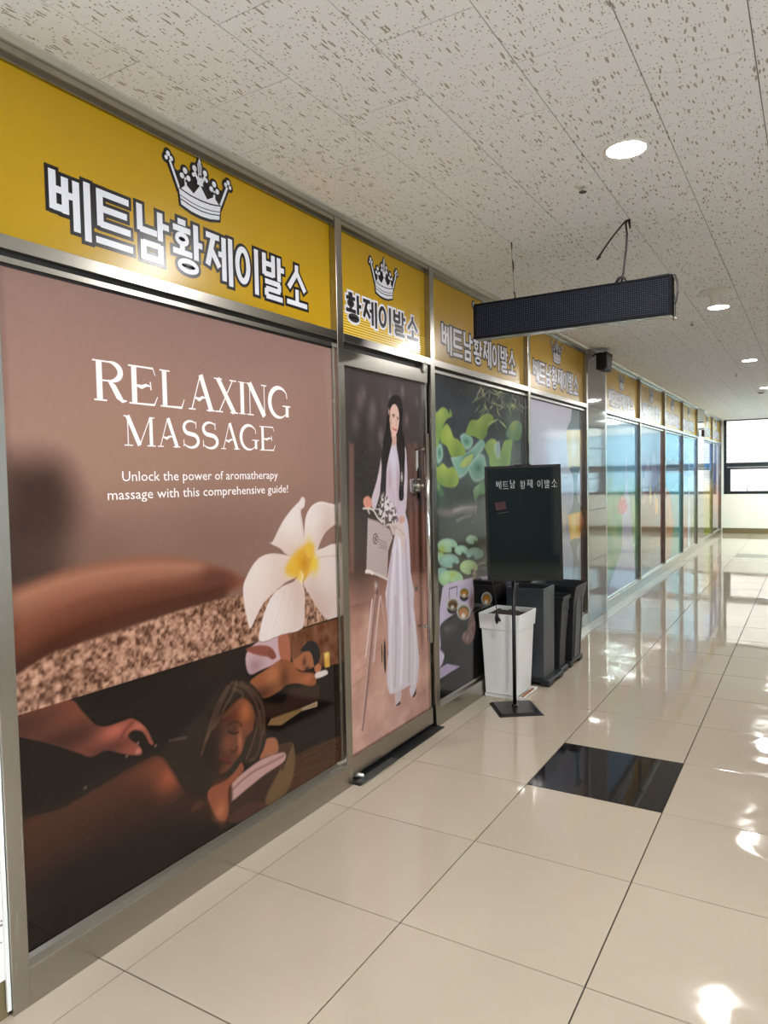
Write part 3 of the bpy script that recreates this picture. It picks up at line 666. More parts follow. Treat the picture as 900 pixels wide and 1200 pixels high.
def ribbon(mb, pts, w, x, closed=False):
    """flat stroke in the (y, z) plane at depth x; w is one width or one per point"""
    n = len(pts); P = [np.array(p, float) for p in pts]
    ws = [w] * n if not isinstance(w, (list, tuple)) else w
    L_, R_ = [], []
    for i in range(n):
        a = P[(i - 1) % n] if (closed or i > 0) else P[i]; b_ = P[(i + 1) % n] if (closed or i < n - 1) else P[i]
        d = b_ - a; d = d / (np.linalg.norm(d) + 1e-9); nn = np.array([-d[1], d[0]])
        L_.append(P[i] + nn * ws[i] / 2); R_.append(P[i] - nn * ws[i] / 2)
    v = [(x, p[0], p[1]) for p in L_] + [(x, p[0], p[1]) for p in R_]
    m = n if closed else n - 1
    mb.add(v, [(i, (i + 1) % n, n + (i + 1) % n, n + i) for i in range(m)])
def flat(mb, prims, f, sy, sz, t, d, x):
    """prims in glyph units; f maps them to (y, z); sy, sz the unit sizes; t stroke width, d extra border (metres)"""
    for p in prims:
        x += 0.00005          # each stroke a hair in front of the last, so that no two lie in one plane
        if p[0] == 'bar':
            a, b_ = np.array(f(p[1], p[2])), np.array(f(p[3], p[4])); e = (b_ - a) / (np.linalg.norm(b_ - a) + 1e-9)
            horiz = abs(e[0]) > abs(e[1])
            ribbon(mb, [a - e * d, b_ + e * d], t * (0.86 if horiz else 1.0) + 2 * d, x)
        elif p[0] == 'ring':
            c = f(p[1], p[2]); ribbon(mb, [(c[0] + p[3] * sy * math.cos(k * math.pi / 14), c[1] + p[4] * sz * math.sin(k * math.pi / 14)) for k in range(28)], t * min(1.0, .58 + 1.2 * p[4]) + 2 * d, x, True)
        elif p[0] == 'disc':
            c = f(p[1], p[2]); r = p[3] * sy + d
            mb.add([(x, c[0] + r * math.cos(k * math.pi / 8), c[1] + r * math.sin(k * math.pi / 8)) for k in range(16)], [tuple(range(16))])
        elif p[0] == 'poly':
            q = [f(*k) for k in p[1]]; mb.add([(x, a, b_) for a, b_ in q], [tuple(range(len(q)))])
            if d > 0: ribbon(mb, q, 2 * d, x, True)
        elif p[0] == 'curve':
            ribbon(mb, [f(*k) for k in p[1]], p[2] * sy + 2 * d, x)
def fix(mb, name, m, parent, loc=None):
    """flat print faces the corridor (+x)"""
    me = mb.mesh(name); bm = bmesh.new(); bm.from_mesh(me)
    bm.normal_update()
    for f_ in bm.faces:
        if f_.normal.x < 0: f_.normal_flip()
    bm.to_mesh(me); bm.free()
    return link(name, me, m, parent, loc)
def place_text(parent, names, y0, y1, z0, z1, x, t, d, m_in, m_out, oy=0.0, gap=0.10):
    n = len(names); pitch = (y1 - y0) / (n - gap); w = pitch * (1 - gap)
    for k, nm in enumerate(names):
        a = y0 + k * pitch - oy
        f = lambda u, v, a=a: (a + u * w, z0 + v * (z1 - z0))
        tw = min(t, w * 0.19)
        if m_out is not None:
            mb = MB(); flat(mb, HANGUL[nm], f, w, z1 - z0, tw, d, x + 0.0004); ob = fix(mb, 'letter', m_out, parent)
            mb = MB(); flat(mb, HANGUL[nm], f, w, z1 - z0, tw, 0.0, x + 0.0016); fix(mb, 'letter_face', m_in, ob)
        else:
            mb = MB(); flat(mb, HANGUL[nm], f, w, z1 - z0, tw, 0.0, x + 0.0006); fix(mb, 'letter', m_in, parent)
def place_crown(parent, yc, z0, z1, hw, x, oy=0.0):
    f = lambda u, v: (yc - oy + u * hw, z0 + (v + .05) / 1.05 * (z1 - z0))
    mb = MB(); flat(mb, CROWN, f, hw, z1 - z0, 0.010, 0.0105, x + 0.0004)
    flat(mb, [('poly', [(-.64, .3), (-.86, .62), (-.6, .58), (-.45, .62), (-.2, .6), (0, .8), (.2, .6), (.45, .62), (.6, .58), (.86, .62), (.64, .3)])], f, hw, z1 - z0, 0.01, 0.0, x + 0.0001)
    cr = fix(mb, 'crown_emblem', M['black_print'], parent); cr['label'] = 'white crown emblem with black outline'
    mb = MB(); flat(mb, CROWN, f, hw, z1 - z0, 0.010, 0.0, x + 0.0024); fw = fix(mb, 'crown_face', M['white_print'], cr)
    mb = MB(); flat(mb, CROWN_LINES, f, hw, z1 - z0, 0.01, 0.0, x + 0.0042); fix(mb, 'crown_lines', M['black_print'], cr)

FULL = ['be', 'teu', 'nam', 'hwang', 'je', 'i', 'bal', 'so']
SIGNS = [  # bay y range, text range, crown centre, label
 ((-0.225, 1.353), (-0.045, 1.175), 0.555, 'yellow sign panel with largest white lettering above the massage poster'),
 ((1.403, 2.275), (1.478, 2.195), 1.832, 'yellow sign panel with black lettering above the poster door'),
 ((2.325, 3.885), (2.485, 3.705), 3.10, 'yellow sign panel half hidden by the hanging display'),
 ((3.935, 5.505), (4.085, 5.33), 4.70, 'yellow crowned sign panel just left of the stone pillar'),
 ((6.27, 7.96), (6.49, 7.69), 7.10, 'yellow sign panel just right of the stone pillar'),
 ((8.01, 9.70), (8.25, 9.45), 8.86, 'yellow sign panel second beyond the stone pillar'),
 ((9.75, 11.38), (9.96, 11.16), 10.56, 'yellow sign panel third beyond the stone pillar'),
 ((11.43, 13.10), (11.66, 12.86), 12.26, 'yellow sign panel just before the far stone pillar'),
 ((14.0, 15.45), (14.12, 15.32), 14.72, 'yellow sign panel just past the far stone pillar'),
 ((15.5, 17.05), (15.68, 16.88), 16.28, 'yellow sign panel nearest the end window')]
for k, ((a, b_), (t0, t1), yc, lab) in enumerate(SIGNS):
    s = tag(empty('sign_panel', (0, a, 2.117)), lab, 'sign', 'yellow shop sign panels')
    box('panel_face', M['yellow'], (-0.047, GX, 0.001, b_ - a - 0.001, 0.0005, 0.476), s)
    if k == 1:
        place_text(s, ['hwang', 'je', 'i', 'bal', 'so'], t0, t1, 2.195 - 2.117, 2.325 - 2.117, GX, 0.021, 0.0105, M['black_print'], M['white_print'], a)
        place_crown(s, yc, 2.365 - 2.117, 2.568 - 2.117, 0.132, GX, a)
        mb = MB()  # pale stripes of a reflection, painted on the lower part of the sign
        for q in range(9): ribbon(mb, [(0.004, 0.012 + q * 0.0125), (b_ - a - 0.004, 0.012 + q * 0.0125)], 0.0045, GX + 0.0001)
        fix(mb, 'reflection_stripes', mat('yellow_reflection', (240, 208, 96), 0.1, var=0.01), s)
    else:
        place_text(s, FULL, t0, t1, 2.178 - 2.117, 2.354 - 2.117, GX, 0.0235, 0.0115, M['white_print'], M['black_print'], a)
        place_crown(s, yc, 2.395 - 2.117, 2.600 - 2.117, 0.150, GX, a)

# handwriting on the marker board
mb = MB()
x = -0.160
for word in (['be', 'teu', 'nam'], ['hwang', 'je'], ['i', 'bal', 'so']):
    for nm in word:
        jz = random.uniform(-0.004, 0.006)
        # the board's own axes: x across, z up, so draw in (x, z) and turn on to the front face
        tmp = MB(); f = lambda u, v: (x + u * 0.033, 0.212 + jz + v * 0.050)
        flat(tmp, HANGUL[nm], f, 0.033, 0.050, 0.0019, 0.0, 0.0)
        mb.add([(p[1], -0.0088 - p[0], p[2]) for p in tmp.v], tmp.f)
        x += 0.042
    x += 0.018
w = mb.build('handwriting', M['chalk'], bd_); w['label'] = 'handwritten white lettering'

# ---- high-contrast serif capitals of the poster title; strokes are (points, widths) in unit boxes
k_, h_ = 0.15, 0.035      # thick and hairline weights
def arcp(cx, cy, rx, ry, a0, a1, n=14): return [(cx + rx * math.cos(math.radians(a0 + (a1 - a0) * i / (n - 1))), cy + ry * math.sin(math.radians(a0 + (a1 - a0) * i / (n - 1)))) for i in range(n)]
SERIF = {
 'R': [([(.2, 0), (.2, 1)], k_), ([(.02, .985), (.5, .985)], h_), ([(.04, .015), (.4, .015)], h_), (arcp(.48, .75, .33, .24, 90, -90), [h_ + (k_ - h_) * math.sin(math.pi * i / 13) for i in range(14)]), ([(.26, .51), (.5, .51)], h_), ([(.44, .53), (.6, .38), (.74, .14), (.86, .03), (.98, .05)], [h_, .14, .15, .08, .02])],
 'E': [([(.2, 0), (.2, 1)], k_), ([(.02, .985), (.84, .985), (.92, .8)], [h_, h_ * 1.4, .02]), ([(.02, .015), (.86, .015), (.98, .24)], [h_, h_ * 1.6, .02]), ([(.2, .5), (.45, .46), (.6, .52), (.76, .50)], [h_, .10, .07, .02]), ([(.74, .62), (.76, .40)], h_)],
 'L': [([(.2, 0), (.2, 1)], k_), ([(.02, .985), (.42, .985)], h_), ([(.02, .015), (.86, .015), (.98, .26)], [h_, h_ * 1.8, .02])],
 'A': [([(.46, 1.0), (.12, .02)], h_), ([(.48, 1.02), (.86, 0)], k_), ([(0, .015), (.26, .015)], h_), ([(.68, .015), (1, .015)], h_), ([(.22, .36), (.40, .30), (.54, .38), (.66, .36)], [h_, .10, .07, .02])],
 'X': [([(.16, 1), (.84, 0)], k_), ([(.80, 1), (.18, 0)], h_), ([(0, .985), (.34, .985)], h_), ([(.66, .985), (.96, .985)], h_), ([(.02, .015), (.34, .015)], h_), ([(.66, .015), (1, .015)], h_)],
 'I': [([(.5, 0), (.5, 1)], .42), ([(.1, .985), (.9, .985)], h_), ([(.1, .015), (.9, .015)], h_)],
 'N': [([(.15, 0), (.15, 1)], h_), ([(.14, 1), (.86, 0)], k_ * 1.15), ([(.87, 0), (.87, 1)], h_), ([(0, .985), (.22, .985)], h_), ([(0, .015), (.32, .015)], h_), ([(.72, .985), (1, .985)], h_)],
 'G': [(arcp(.5, .5, .42, .49, 40, 325, 26), [.03 + .12 * max(0, math.sin(math.pi * min(1, i / 25 * 1.1))) for i in range(26)]), ([(.84, .04), (.84, .40)], .13), ([(.64, .40), (1.0, .40)], h_), ([(.82, .82), (.84, .66)], h_)],
 'M': [([(.12, 0), (.12, 1)], h_), ([(.12, 1), (.48, .02)], k_), ([(.48, .02), (.84, 1)], h_), ([(.86, 0), (.86, 1)], .125), ([(0, .985), (.18, .985)], h_), ([(0, .015), (.26, .015)], h_), ([(.72, .015), (1, .015)], h_), ([(.84, .985), (.98, .985)], h_)],
 'S': [(arcp(.5, .74, .34, .24, 40, 240, 14) + arcp(.5, .26, .38, .25, 60, -150, 16), [.03 + .13 * math.sin(math.pi * i / 29) for i in range(30)]), ([(.78, .98), (.78, .72)], h_), ([(.14, .04), (.14, .30)], h_)],
}
def serif_text(parent, letters, boxes, z0, z1, x, oy, oz, m, wt=1.0):
    for ch, (a, b_) in zip(letters, boxes):
        mb = MB(); sy = b_ - a; sz = z1 - z0
        for si, (pts, w) in enumerate(SERIF[ch]):
            ref = (sy * sz) ** 0.5 * wt
            ww = [q * ref for q in w] if isinstance(w, list) else w * ref
            if ch == 'I' and not isinstance(w, list) and w > 0.2: ww = 0.15 * sz * wt
            ribbon(mb, [(a - oy + px * sy, z0 - oz + pz * sz) for px, pz in pts], ww, x + 0.00005 * si)
        fix(mb, 'letter', m, parent)
def plain_text(parent, s, y0, y1, z_base, size, x, m, name):
    cu = bpy.data.curves.new('tmp', 'FONT'); cu.body = s; cu.size = size; cu.resolution_u = 2
    o = bpy.data.objects.new('tmp', cu); COL.objects.link(o)
    dg = bpy.context.evaluated_depsgraph_get(); me = bpy.data.meshes.new_from_object(o.evaluated_get(dg)); bpy.data.objects.remove(o)
    n = len(me.vertices); co = np.empty(n * 3, np.float32); me.vertices.foreach_get('co', co); co = co.reshape(-1, 3)
    lo, hi = co[:, 0].min(), co[:, 0].max(); k = (y1 - y0) / (hi - lo)
    out = np.stack([np.full(n, x), y0 + (co[:, 0] - lo) * k, z_base + co[:, 1]], 1).astype(np.float32)
    me.vertices.foreach_set('co', out.ravel()); me.update()
    me.materials.clear(); me.materials.append(m)
    return link(name, me, None, parent)

# ================================================================ printed posters: painted into a fine colour grid on each window
def fbm(shape, cell, oct=4, seed=0):
    r = np.random.RandomState(seed); h, w = shape; out = np.zeros(shape, np.float32); amp = 1.0; tot = 0
    for o in range(oct):
        c = max(1.0, cell / 2 ** o); gh, gw = int(h / c) + 3, int(w / c) + 3
        g = r.rand(gh, gw).astype(np.float32)
        yy = np.arange(h) / c; xx = np.arange(w) / c
        y0 = yy.astype(int); x0 = xx.astype(int); fy = (yy - y0)[:, None]; fx = (xx - x0)[None]
        fy = fy * fy * (3 - 2 * fy); fx = fx * fx * (3 - 2 * fx)
        a = g[y0][:, x0]; b = g[y0][:, x0 + 1]; c_ = g[y0 + 1][:, x0]; d = g[y0 + 1][:, x0 + 1]
        out += amp * ((a * (1 - fx) + b * fx) * (1 - fy) + (c_ * (1 - fx) + d * fx) * fy); tot += amp; amp *= 0.5
    return out / tot
def catmull(P, closed=True, n=5):
    P = np.array(P, float); N = len(P); out = []
    rngI = range(N) if closed else range(N - 1)
    for i in rngI:
        if closed: p0, p1, p2, p3 = P[(i - 1) % N], P[i], P[(i + 1) % N], P[(i + 2) % N]
        else: p0, p1, p2, p3 = P[max(i - 1, 0)], P[i], P[i + 1], P[min(i + 2, N - 1)]
        for t in np.arange(n) / n:
            out.append(0.5 * ((2 * p1) + (-p0 + p2) * t + (2 * p0 - 5 * p1 + 4 * p2 - p3) * t ** 2 + (-p0 + 3 * p1 - 3 * p2 + p3) * t ** 3))
    if not closed: out.append(P[-1])
    return np.array(out)
class Canvas:
    def __init__(s, y0, y1, z0, z1, step):
        s.y0, s.y1, s.z0, s.z1 = y0, y1, z0, z1
        s.nw = int(round((y1 - y0) / step)) + 1; s.nh = int(round((z1 - z0) / step)) + 1
        s.ys = np.linspace(y0, y1, s.nw).astype(np.float32); s.zs = np.linspace(z0, z1, s.nh).astype(np.float32)
        s.im = np.zeros((s.nh, s.nw, 3), np.float32); s.step = step
        s.sh = (s.nh, s.nw)
    def fill(s, c): s.im[:] = c
    def grad(s, stops):
        """stops: (z, colour) from low to high"""
        zz = [q[0] for q in stops]
        for k in range(3): s.im[..., k] = np.interp(s.zs, zz, [q[1][k] for q in stops])[:, None]
    def win(s, pts, pad):
        lo = pts.min(0) - pad; hi = pts.max(0) + pad
        i0, i1 = np.searchsorted(s.ys, lo[0]), np.searchsorted(s.ys, hi[0]); j0, j1 = np.searchsorted(s.zs, lo[1]), np.searchsorted(s.zs, hi[1])
        return i0, i1, j0, j1
    def mask(s, pts, soft=0.004, smooth=True, n=4):
        m = np.zeros(s.sh, np.float32); P = catmull(pts, True, n) if smooth else np.array(pts, float)
        i0, i1, j0, j1 = s.win(P, soft * 1.5)
        if i1 <= i0 or j1 <= j0: return m
        Y, Z = np.meshgrid(s.ys[i0:i1], s.zs[j0:j1]); d2 = np.full(Y.shape, 1e9, np.float32); ins = np.zeros(Y.shape, bool)
        for a, b in zip(P, np.roll(P, -1, 0)):
            ex, ez = b - a; L2 = ex * ex + ez * ez + 1e-12
            py, pz = Y - a[0], Z - a[1]; t = np.clip((py * ex + pz * ez) / L2, 0, 1)
            d2 = np.minimum(d2, (py - t * ex) ** 2 + (pz - t * ez) ** 2)
            if a[1] != b[1]:
                c = (a[1] > Z) != (b[1] > Z); ins ^= c & (Y < (b[0] - a[0]) * (Z - a[1]) / (b[1] - a[1]) + a[0])
        sd = np.sqrt(d2) * np.where(ins, -1, 1)
        t = np.clip(0.5 - sd / (2 * soft), 0, 1); m[j0:j1, i0:i1] = t * t * (3 - 2 * t)
        return m
    def put(s, m, c, a=1.0):
        c = np.asarray(c, np.float32); mm = (m * a)[..., None]; s.im += mm * (c - s.im); return m
    def poly(s, pts, c, soft=0.004, a=1.0, smooth=True, clip=None):
        m = s.mask(pts, soft, smooth)
        if clip is not None: m = m * clip
        return s.put(m, c, a)
    def line(s, pts, w, c, soft=0.003, a=1.0, smooth=True, clip=None):
        P = catmull(pts, False, 5) if smooth and len(pts) > 2 else np.array(pts, float)
        ws = np.interp(np.linspace(0, 1, len(P)), np.linspace(0, 1, len(w)), w) if isinstance(w, (list, tuple)) else np.full(len(P), w)
        m = np.zeros(s.sh, np.float32); i0, i1, j0, j1 = s.win(P, ws.max() + soft * 2)
        if i1 <= i0 or j1 <= j0: return m
        Y, Z = np.meshgrid(s.ys[i0:i1], s.zs[j0:j1]); best = np.full(Y.shape, 1e9, np.float32)
        for k in range(len(P) - 1):
            a_, b_ = P[k], P[k + 1]; e = b_ - a_; L2 = e @ e + 1e-12
            t = np.clip(((Y - a_[0]) * e[0] + (Z - a_[1]) * e[1]) / L2, 0, 1)
            d = np.sqrt((Y - a_[0] - t * e[0]) ** 2 + (Z - a_[1] - t * e[1]) ** 2) - (ws[k] + t * (ws[k + 1] - ws[k])) / 2
            best = np.minimum(best, d)
        t = np.clip(0.5 - best / (2 * soft), 0, 1); m[j0:j1, i0:i1] = t
        if clip is not None: m = m * clip
        return s.put(m, c, a)
    def blob(s, c0, ry, rz, c, a=1.0, clip=None, rot=0.0, hard=0.0):
        """soft gaussian spot, or a clean ellipse when hard"""
        m = np.zeros(s.sh, np.float32); R = max(ry, rz) * (1.1 if hard else 2.6)
        i0, i1, j0, j1 = s.win(np.array([c0]), R)
        if i1 <= i0 or j1 <= j0: return m
        Y, Z = np.meshgrid(s.ys[i0:i1] - c0[0], s.zs[j0:j1] - c0[1]); cr, sr = math.cos(rot), math.sin(rot)
        q = ((Y * cr + Z * sr) / ry) ** 2 + ((-Y * sr + Z * cr) / rz) ** 2
        m[j0:j1, i0:i1] = np.clip((1 - np.sqrt(q)) / hard + 0.5, 0, 1) if hard else np.exp(-q)
        if clip is not None: m = m * clip
        return s.put(m, c, a)
    def grain(s, amt, cell, seed, clip=None, oct=3):
        n = (fbm(s.sh, cell, oct, seed) - 0.5)[..., None] * amt
        s.im += n if clip is None else n * clip[..., None]
    def object(s, name, parent, x, oy, oz, gain=1.0):
        nh, nw = s.sh; Y, Z = np.meshgrid(s.ys - oy, s.zs - oz)
        co = np.stack([np.full(Y.shape, x, np.float32), Y, Z], -1).reshape(-1, 3).astype(np.float32)
        i = np.arange(nh * nw).reshape(nh, nw); q = np.stack([i[:-1, :-1], i[:-1, 1:], i[1:, 1:], i[1:, :-1]], -1).reshape(-1, 4)
        me = bpy.data.meshes.new(name); me.vertices.add(len(co)); me.vertices.foreach_set('co', co.ravel())
        me.loops.add(q.size); me.loops.foreach_set('vertex_index', q.ravel().astype(np.int32))
        me.polygons.add(len(q)); me.polygons.foreach_set('loop_start', np.arange(0, q.size, 4, dtype=np.int32)); me.polygons.foreach_set('loop_total', np.full(len(q), 4, np.int32))
        me.update(); me.validate()
        c = np.clip(s.im, 0, 255) / 255.0; c = np.where(c <= 0.04045, c / 12.92, ((c + 0.055) / 1.055) ** 2.4) * gain
        at = me.color_attributes.new('print', 'FLOAT_COLOR', 'POINT')
        at.data.foreach_set('color', np.concatenate([np.clip(c, 0, 0.95), np.ones(c.shape[:2] + (1,))], -1).reshape(-1).astype(np.float32))
        me.materials.append(M['print'])
        return link(name, me, None, parent)
def P(*q): return on_wall(*q)
Z0, Z1 = 0.118, 2.046
PX = GX + 0.0012
def shop_window(a, b_, label, cv=None, gain=0.74):
    o = tag(empty('printed_poster', (0, a, Z0)), label, 'window poster', 'printed shop window posters')
    box('glass_pane', M['gasket'], (-0.050, GX, 0.002, b_ - a - 0.002, 0.0, Z1 - Z0), o)
    if cv is not None: cv.object('poster_print', o, PX, a, Z0, gain)
    return o

# ------------------------------------------------ 1: massage poster
def paint_massage():
    a, b_ = -0.2245, 1.3525
    c = Canvas(a, b_, Z0, Z1, 0.004)
    c.grad([(0.1, (140, 106, 92)), (0.85, (128, 96, 82)), (1.15, (140, 106, 92)), (1.45, (158, 122, 106)), (1.75, (164, 128, 116)), (2.05, (158, 124, 116))])
    c.blob(P(120, 500), .45, .28, (176, 134, 114), .55); c.blob(P(60, 430), .3, .3, (170, 132, 120), .4)
    c.blob(P(250, 640), .5, .16, (128, 96, 84), .8); c.blob(P(380, 520), .25, .4, (146, 112, 100), .5)
    # blurred dark figure on the left
    c.poly([P(*q) for q in ((0, 560), (30, 540), (70, 545), (90, 590), (85, 640), (75, 690), (0, 700))], (62, 44, 38), soft=.085, a=.95)
    c.blob(P(110, 650), .16, .12, (112, 82, 70), .5)
    # blurred arm
    arm = c.poly([P(*q) for q in ((-30, 705), (20, 690), (80, 668), (150, 655), (215, 655), (265, 668), (288, 682), (255, 698), (180, 718), (100, 750), (20, 800), (-30, 820))], (126, 72, 52), soft=.025)
    c.line([P(*q) for q in ((10, 705), (90, 678), (160, 666), (230, 664))], .05, (182, 128, 102), soft=.05, a=.9, clip=arm)
    c.line([P(*q) for q in ((0, 800), (90, 738), (180, 708), (262, 690))], .07, (70, 34, 24), soft=.055, a=.85, clip=arm)
    c.blob(P(250, 676), .10, .03, (92, 52, 40), .7, clip=arm)
    c.poly([P(*q) for q in ((0, 790), (60, 752), (130, 728), (200, 706), (262, 692), (250, 712), (150, 740), (60, 775), (0, 830))], (66, 36, 26), soft=.03, a=.75)
    # towel
    tw = c.poly([P(*q) for q in ((-30, 806), (18, 792), (60, 765), (120, 746), (190, 722), (250, 704), (300, 694), (345, 684), (420, 655), (420, 760), (-30, 900))], (152, 110, 88), soft=.008, smooth=False)
    n1 = fbm(c.sh, 4.5, 2, 11); n2 = fbm(c.sh, 2.2, 1, 12)
    tuft = np.clip((n1 - .5) * 2.6 + (n2 - .5) * 1.2, -1, 1)
    c.im += tw[..., None] * np.where(tuft[..., None] > 0, tuft[..., None] * np.array([52, 46, 42]), tuft[..., None] * np.array([72, 60, 50]))
    c.grain(18, 60, 13, tw)
    # plumeria
    F = lambda *q: trace(270, 570, .15, q)
    pet = (225, 205, 197)
    def petal(pts, light, dark, l0, d0, r=.10):
        m = c.poly(pts, pet, soft=.0035)
        c.blob(d0, r, r * 1.3, dark, .75, clip=m); c.blob(l0, r, r * 1.2, light, .8, clip=m)
        return m
    p2 = petal(F((578, 430), (580, 310), (595, 220), (640, 150), (700, 120), (760, 130), (830, 155), (860, 250), (750, 350), (700, 440), (670, 520), (620, 560), (590, 520)), (234, 220, 214), (196, 160, 146), F((640, 220))[0], F((720, 330))[0])
    c.line(F((600, 300), (625, 170), (720, 130), (810, 150)), .006, (240, 226, 220), clip=p2, a=.8)
    p3 = petal(F((630, 600), (660, 520), (720, 485), (850, 490), (880, 1030), (760, 1040), (680, 950), (620, 850), (570, 760), (600, 690)), (230, 212, 204), (186, 148, 136), F((760, 640))[0], F((700, 860))[0], .13)
    c.line(F((655, 600), (700, 555), (840, 540)), .008, (205, 178, 166), clip=p3, a=.7)
    p1 = petal(F((303, 437), (330, 430), (400, 290), (470, 190), (535, 120), (560, 82), (582, 105), (575, 160), (550, 190), (565, 300), (580, 450), (560, 540), (450, 535), (390, 485), (330, 455)), (236, 222, 216), (200, 168, 152), F((470, 260))[0], F((460, 440))[0])
    c.line(F((545, 180), (560, 330), (575, 440)), .007, (206, 180, 170), clip=p1, a=.6)
    p4 = petal(F((560, 560), (450, 540), (330, 525), (240, 550), (180, 610), (130, 700), (100, 790), (110, 930), (130, 1030), (155, 1110), (200, 1020), (260, 910), (340, 830), (430, 750), (530, 690)), (232, 214, 206), (204, 170, 152), F((200, 700))[0], F((330, 740))[0], .14)
    p5 = petal(F((545, 660), (560, 740), (580, 830), (580, 950), (560, 1110), (400, 1160), (235, 1215), (240, 1080), (280, 950), (330, 850), (410, 780), (500, 740)), (234, 218, 212), (202, 168, 154), F((330, 1000))[0], F((500, 860))[0], .14)
    for q in ((430, 800, 330, 1130), (480, 790, 420, 1130), (520, 780, 500, 1100)): c.line(F(q[:2], q[2:]), .004, (206, 178, 168), a=.5, clip=p5)
    c.poly(F((470, 560), (540, 490), (600, 450), (650, 450), (655, 540), (640, 640), (610, 690), (570, 735), (520, 715), (450, 690), (430, 650)), (226, 172, 52), soft=.016, a=.85)
    allp = np.clip(p1 + p2 + p3 + p4 + p5 + c.mask(F((470, 560), (600, 450), (650, 450), (640, 640), (570, 735), (430, 650)), .01), 0, 1)
    c.poly(F((545, 660), (572, 690), (560, 760), (540, 730)), (240, 216, 160), soft=.008, a=.9)
    c.blob(F((560, 590))[0], .050, .050, (214, 150, 24), 1.0, clip=np.clip(p1 + p4, 0, 1)); c.blob(F((500, 640))[0], .05, .03, (222, 172, 50), .7, clip=p4)
    c.blob(F((610, 500))[0], .026, .05, (222, 178, 60), .9, clip=p2); c.blob(F((655, 610))[0], .032, .04, (230, 190, 40), .85, clip=p3); c.blob(F((555, 690))[0], .022, .018, (226, 186, 80), .9, clip=p5)
    c.blob(F((580, 600))[0], .024, .03, (190, 120, 20), .7, clip=allp)
    # lower photograph: dark treatment room
    zc = 0.809
    low = (c.zs < zc).astype(np.float32)[:, None] * np.ones(c.nw, np.float32)[None]
    # keep the overlapping petal
    keep = np.clip(1 - p5 - p3 * .0, 0, 1)
    low *= keep
    c.put(low, (17, 10, 8))
    K = lambda *q: [P(x_, y_) for x_, y_ in q]
    A1 = lambda *q: trace(200, 760, .22222, q); A3 = lambda *q: trace(0, 780, .22222, q); A4 = lambda *q: trace(270, 720, .144444, q); A2 = lambda *q: trace(0, 700, .46667, q)
    lo = low
    c.blob(A1((250, 60))[0], .22, .12, (38, 26, 20), .8, clip=lo)
    c.poly(A1((600, 780), (900, 640), (900, 455), (650, 560)), (72, 41, 24), soft=.008, smooth=False, clip=lo)
    for q in range(6): c.line(A1((620, 700 - q * 28), (900, 560 - q * 22)), .003, (52, 30, 18), a=.6, clip=lo)
    wall = c.poly(A4((465, 150), (900, 20), (900, 395), (730, 430), (500, 380)), (108, 62, 38), soft=.006, smooth=False, clip=lo); c.grain(60, 10, 31, wall)
    c.poly(A4((430, 720), (480, 600), (560, 590), (715, 560), (705, 700), (580, 760), (320, 840), (270, 720)), (50, 33, 24), soft=.005, clip=lo)
    c.poly(A4((300, 900), (330, 845), (580, 760), (705, 705), (705, 745), (580, 782), (410, 900)), (132, 100, 64), soft=.004, smooth=False, clip=lo)
    c.line(A4((580, 765), (700, 715), (700, 742), (585, 775)), .004, (190, 170, 150), clip=lo, smooth=False)
    c.poly(A4((240, 210), (400, 165), (412, 360), (250, 450), (150, 480), (128, 320)), (196, 160, 164), soft=.005, clip=lo)
    c.blob(A4((200, 420))[0], .05, .04, (140, 105, 105), .7, clip=lo * c.mask(A4((240, 210), (400, 165), (412, 360), (250, 450), (150, 480), (128, 320)), .005))
    c.poly(A4((388, 180), (465, 150), (488, 380), (410, 365)), (166, 96, 72), soft=.004, clip=lo)
    c.poly(A4((130, 275), (240, 250), (330, 268), (372, 340), (342, 366), (300, 345), (240, 335), (150, 305)), (136, 74, 60), soft=.004, clip=lo)
    for q in range(3): c.line(A4((310 + q * 18, 300), (330 + q * 14, 355)), .003, (90, 44, 36), a=.8, clip=lo)
    bk = c.poly(A4((160, 540), (300, 440), (420, 365), (520, 400), (560, 460), (680, 480), (694, 560), (640, 580), (540, 560), (450, 575), (400, 620), (270, 680), (200, 600)), (144, 82, 50), soft=.005, clip=lo)
    c.blob(A4((340, 500))[0], .05, .05, (176, 106, 66), .8, clip=bk); c.blob(A4((440, 520))[0], .03, .05, (84, 44, 28), .8, clip=bk); c.blob(A4((620, 520))[0], .05, .02, (184, 108, 68), .7, clip=bk); c.blob(A4((260, 640))[0], .08, .03, (70, 38, 26), .8, clip=bk)
    c.poly(A4((505, 390), (580, 320), (640, 290), (692, 400), (640, 445), (570, 455)), (160, 96, 64), soft=.004, clip=lo)
    c.poly(A4((570, 300), (600, 250), (645, 214), (700, 238), (730, 330), (705, 400), (682, 420), (665, 340), (640, 300)), (30, 28, 30), soft=.004, clip=lo)
    c.blob(A4((600, 385))[0], .014, .018, (70, 38, 28), .8, clip=lo); c.blob(A4((622, 445))[0], .018, .012, (44, 28, 24), .9, clip=lo)
    c.poly(A4((680, 430), (718, 400), (738, 440), (700, 480)), (182, 108, 74), soft=.004, clip=lo)
    c.poly(A4((690, 478), (770, 450), (790, 470), (780, 490), (700, 520)), (222, 204, 196), soft=.004, clip=lo)
    c.poly(A4((755, 312), (804, 306), (806, 425), (768, 434)), (206, 156, 66), soft=.004, smooth=False, clip=lo); c.blob(A4((780, 330))[0], .014, .014, (244, 214, 130), .9, clip=lo)
    # leather bed in front
    c.poly(A1((310, 815), (500, 660), (600, 590), (635, 490), (656, 560), (645, 680), (600, 770), (520, 840), (450, 900), (290, 910)), (54, 33, 25), soft=.006, clip=lo)
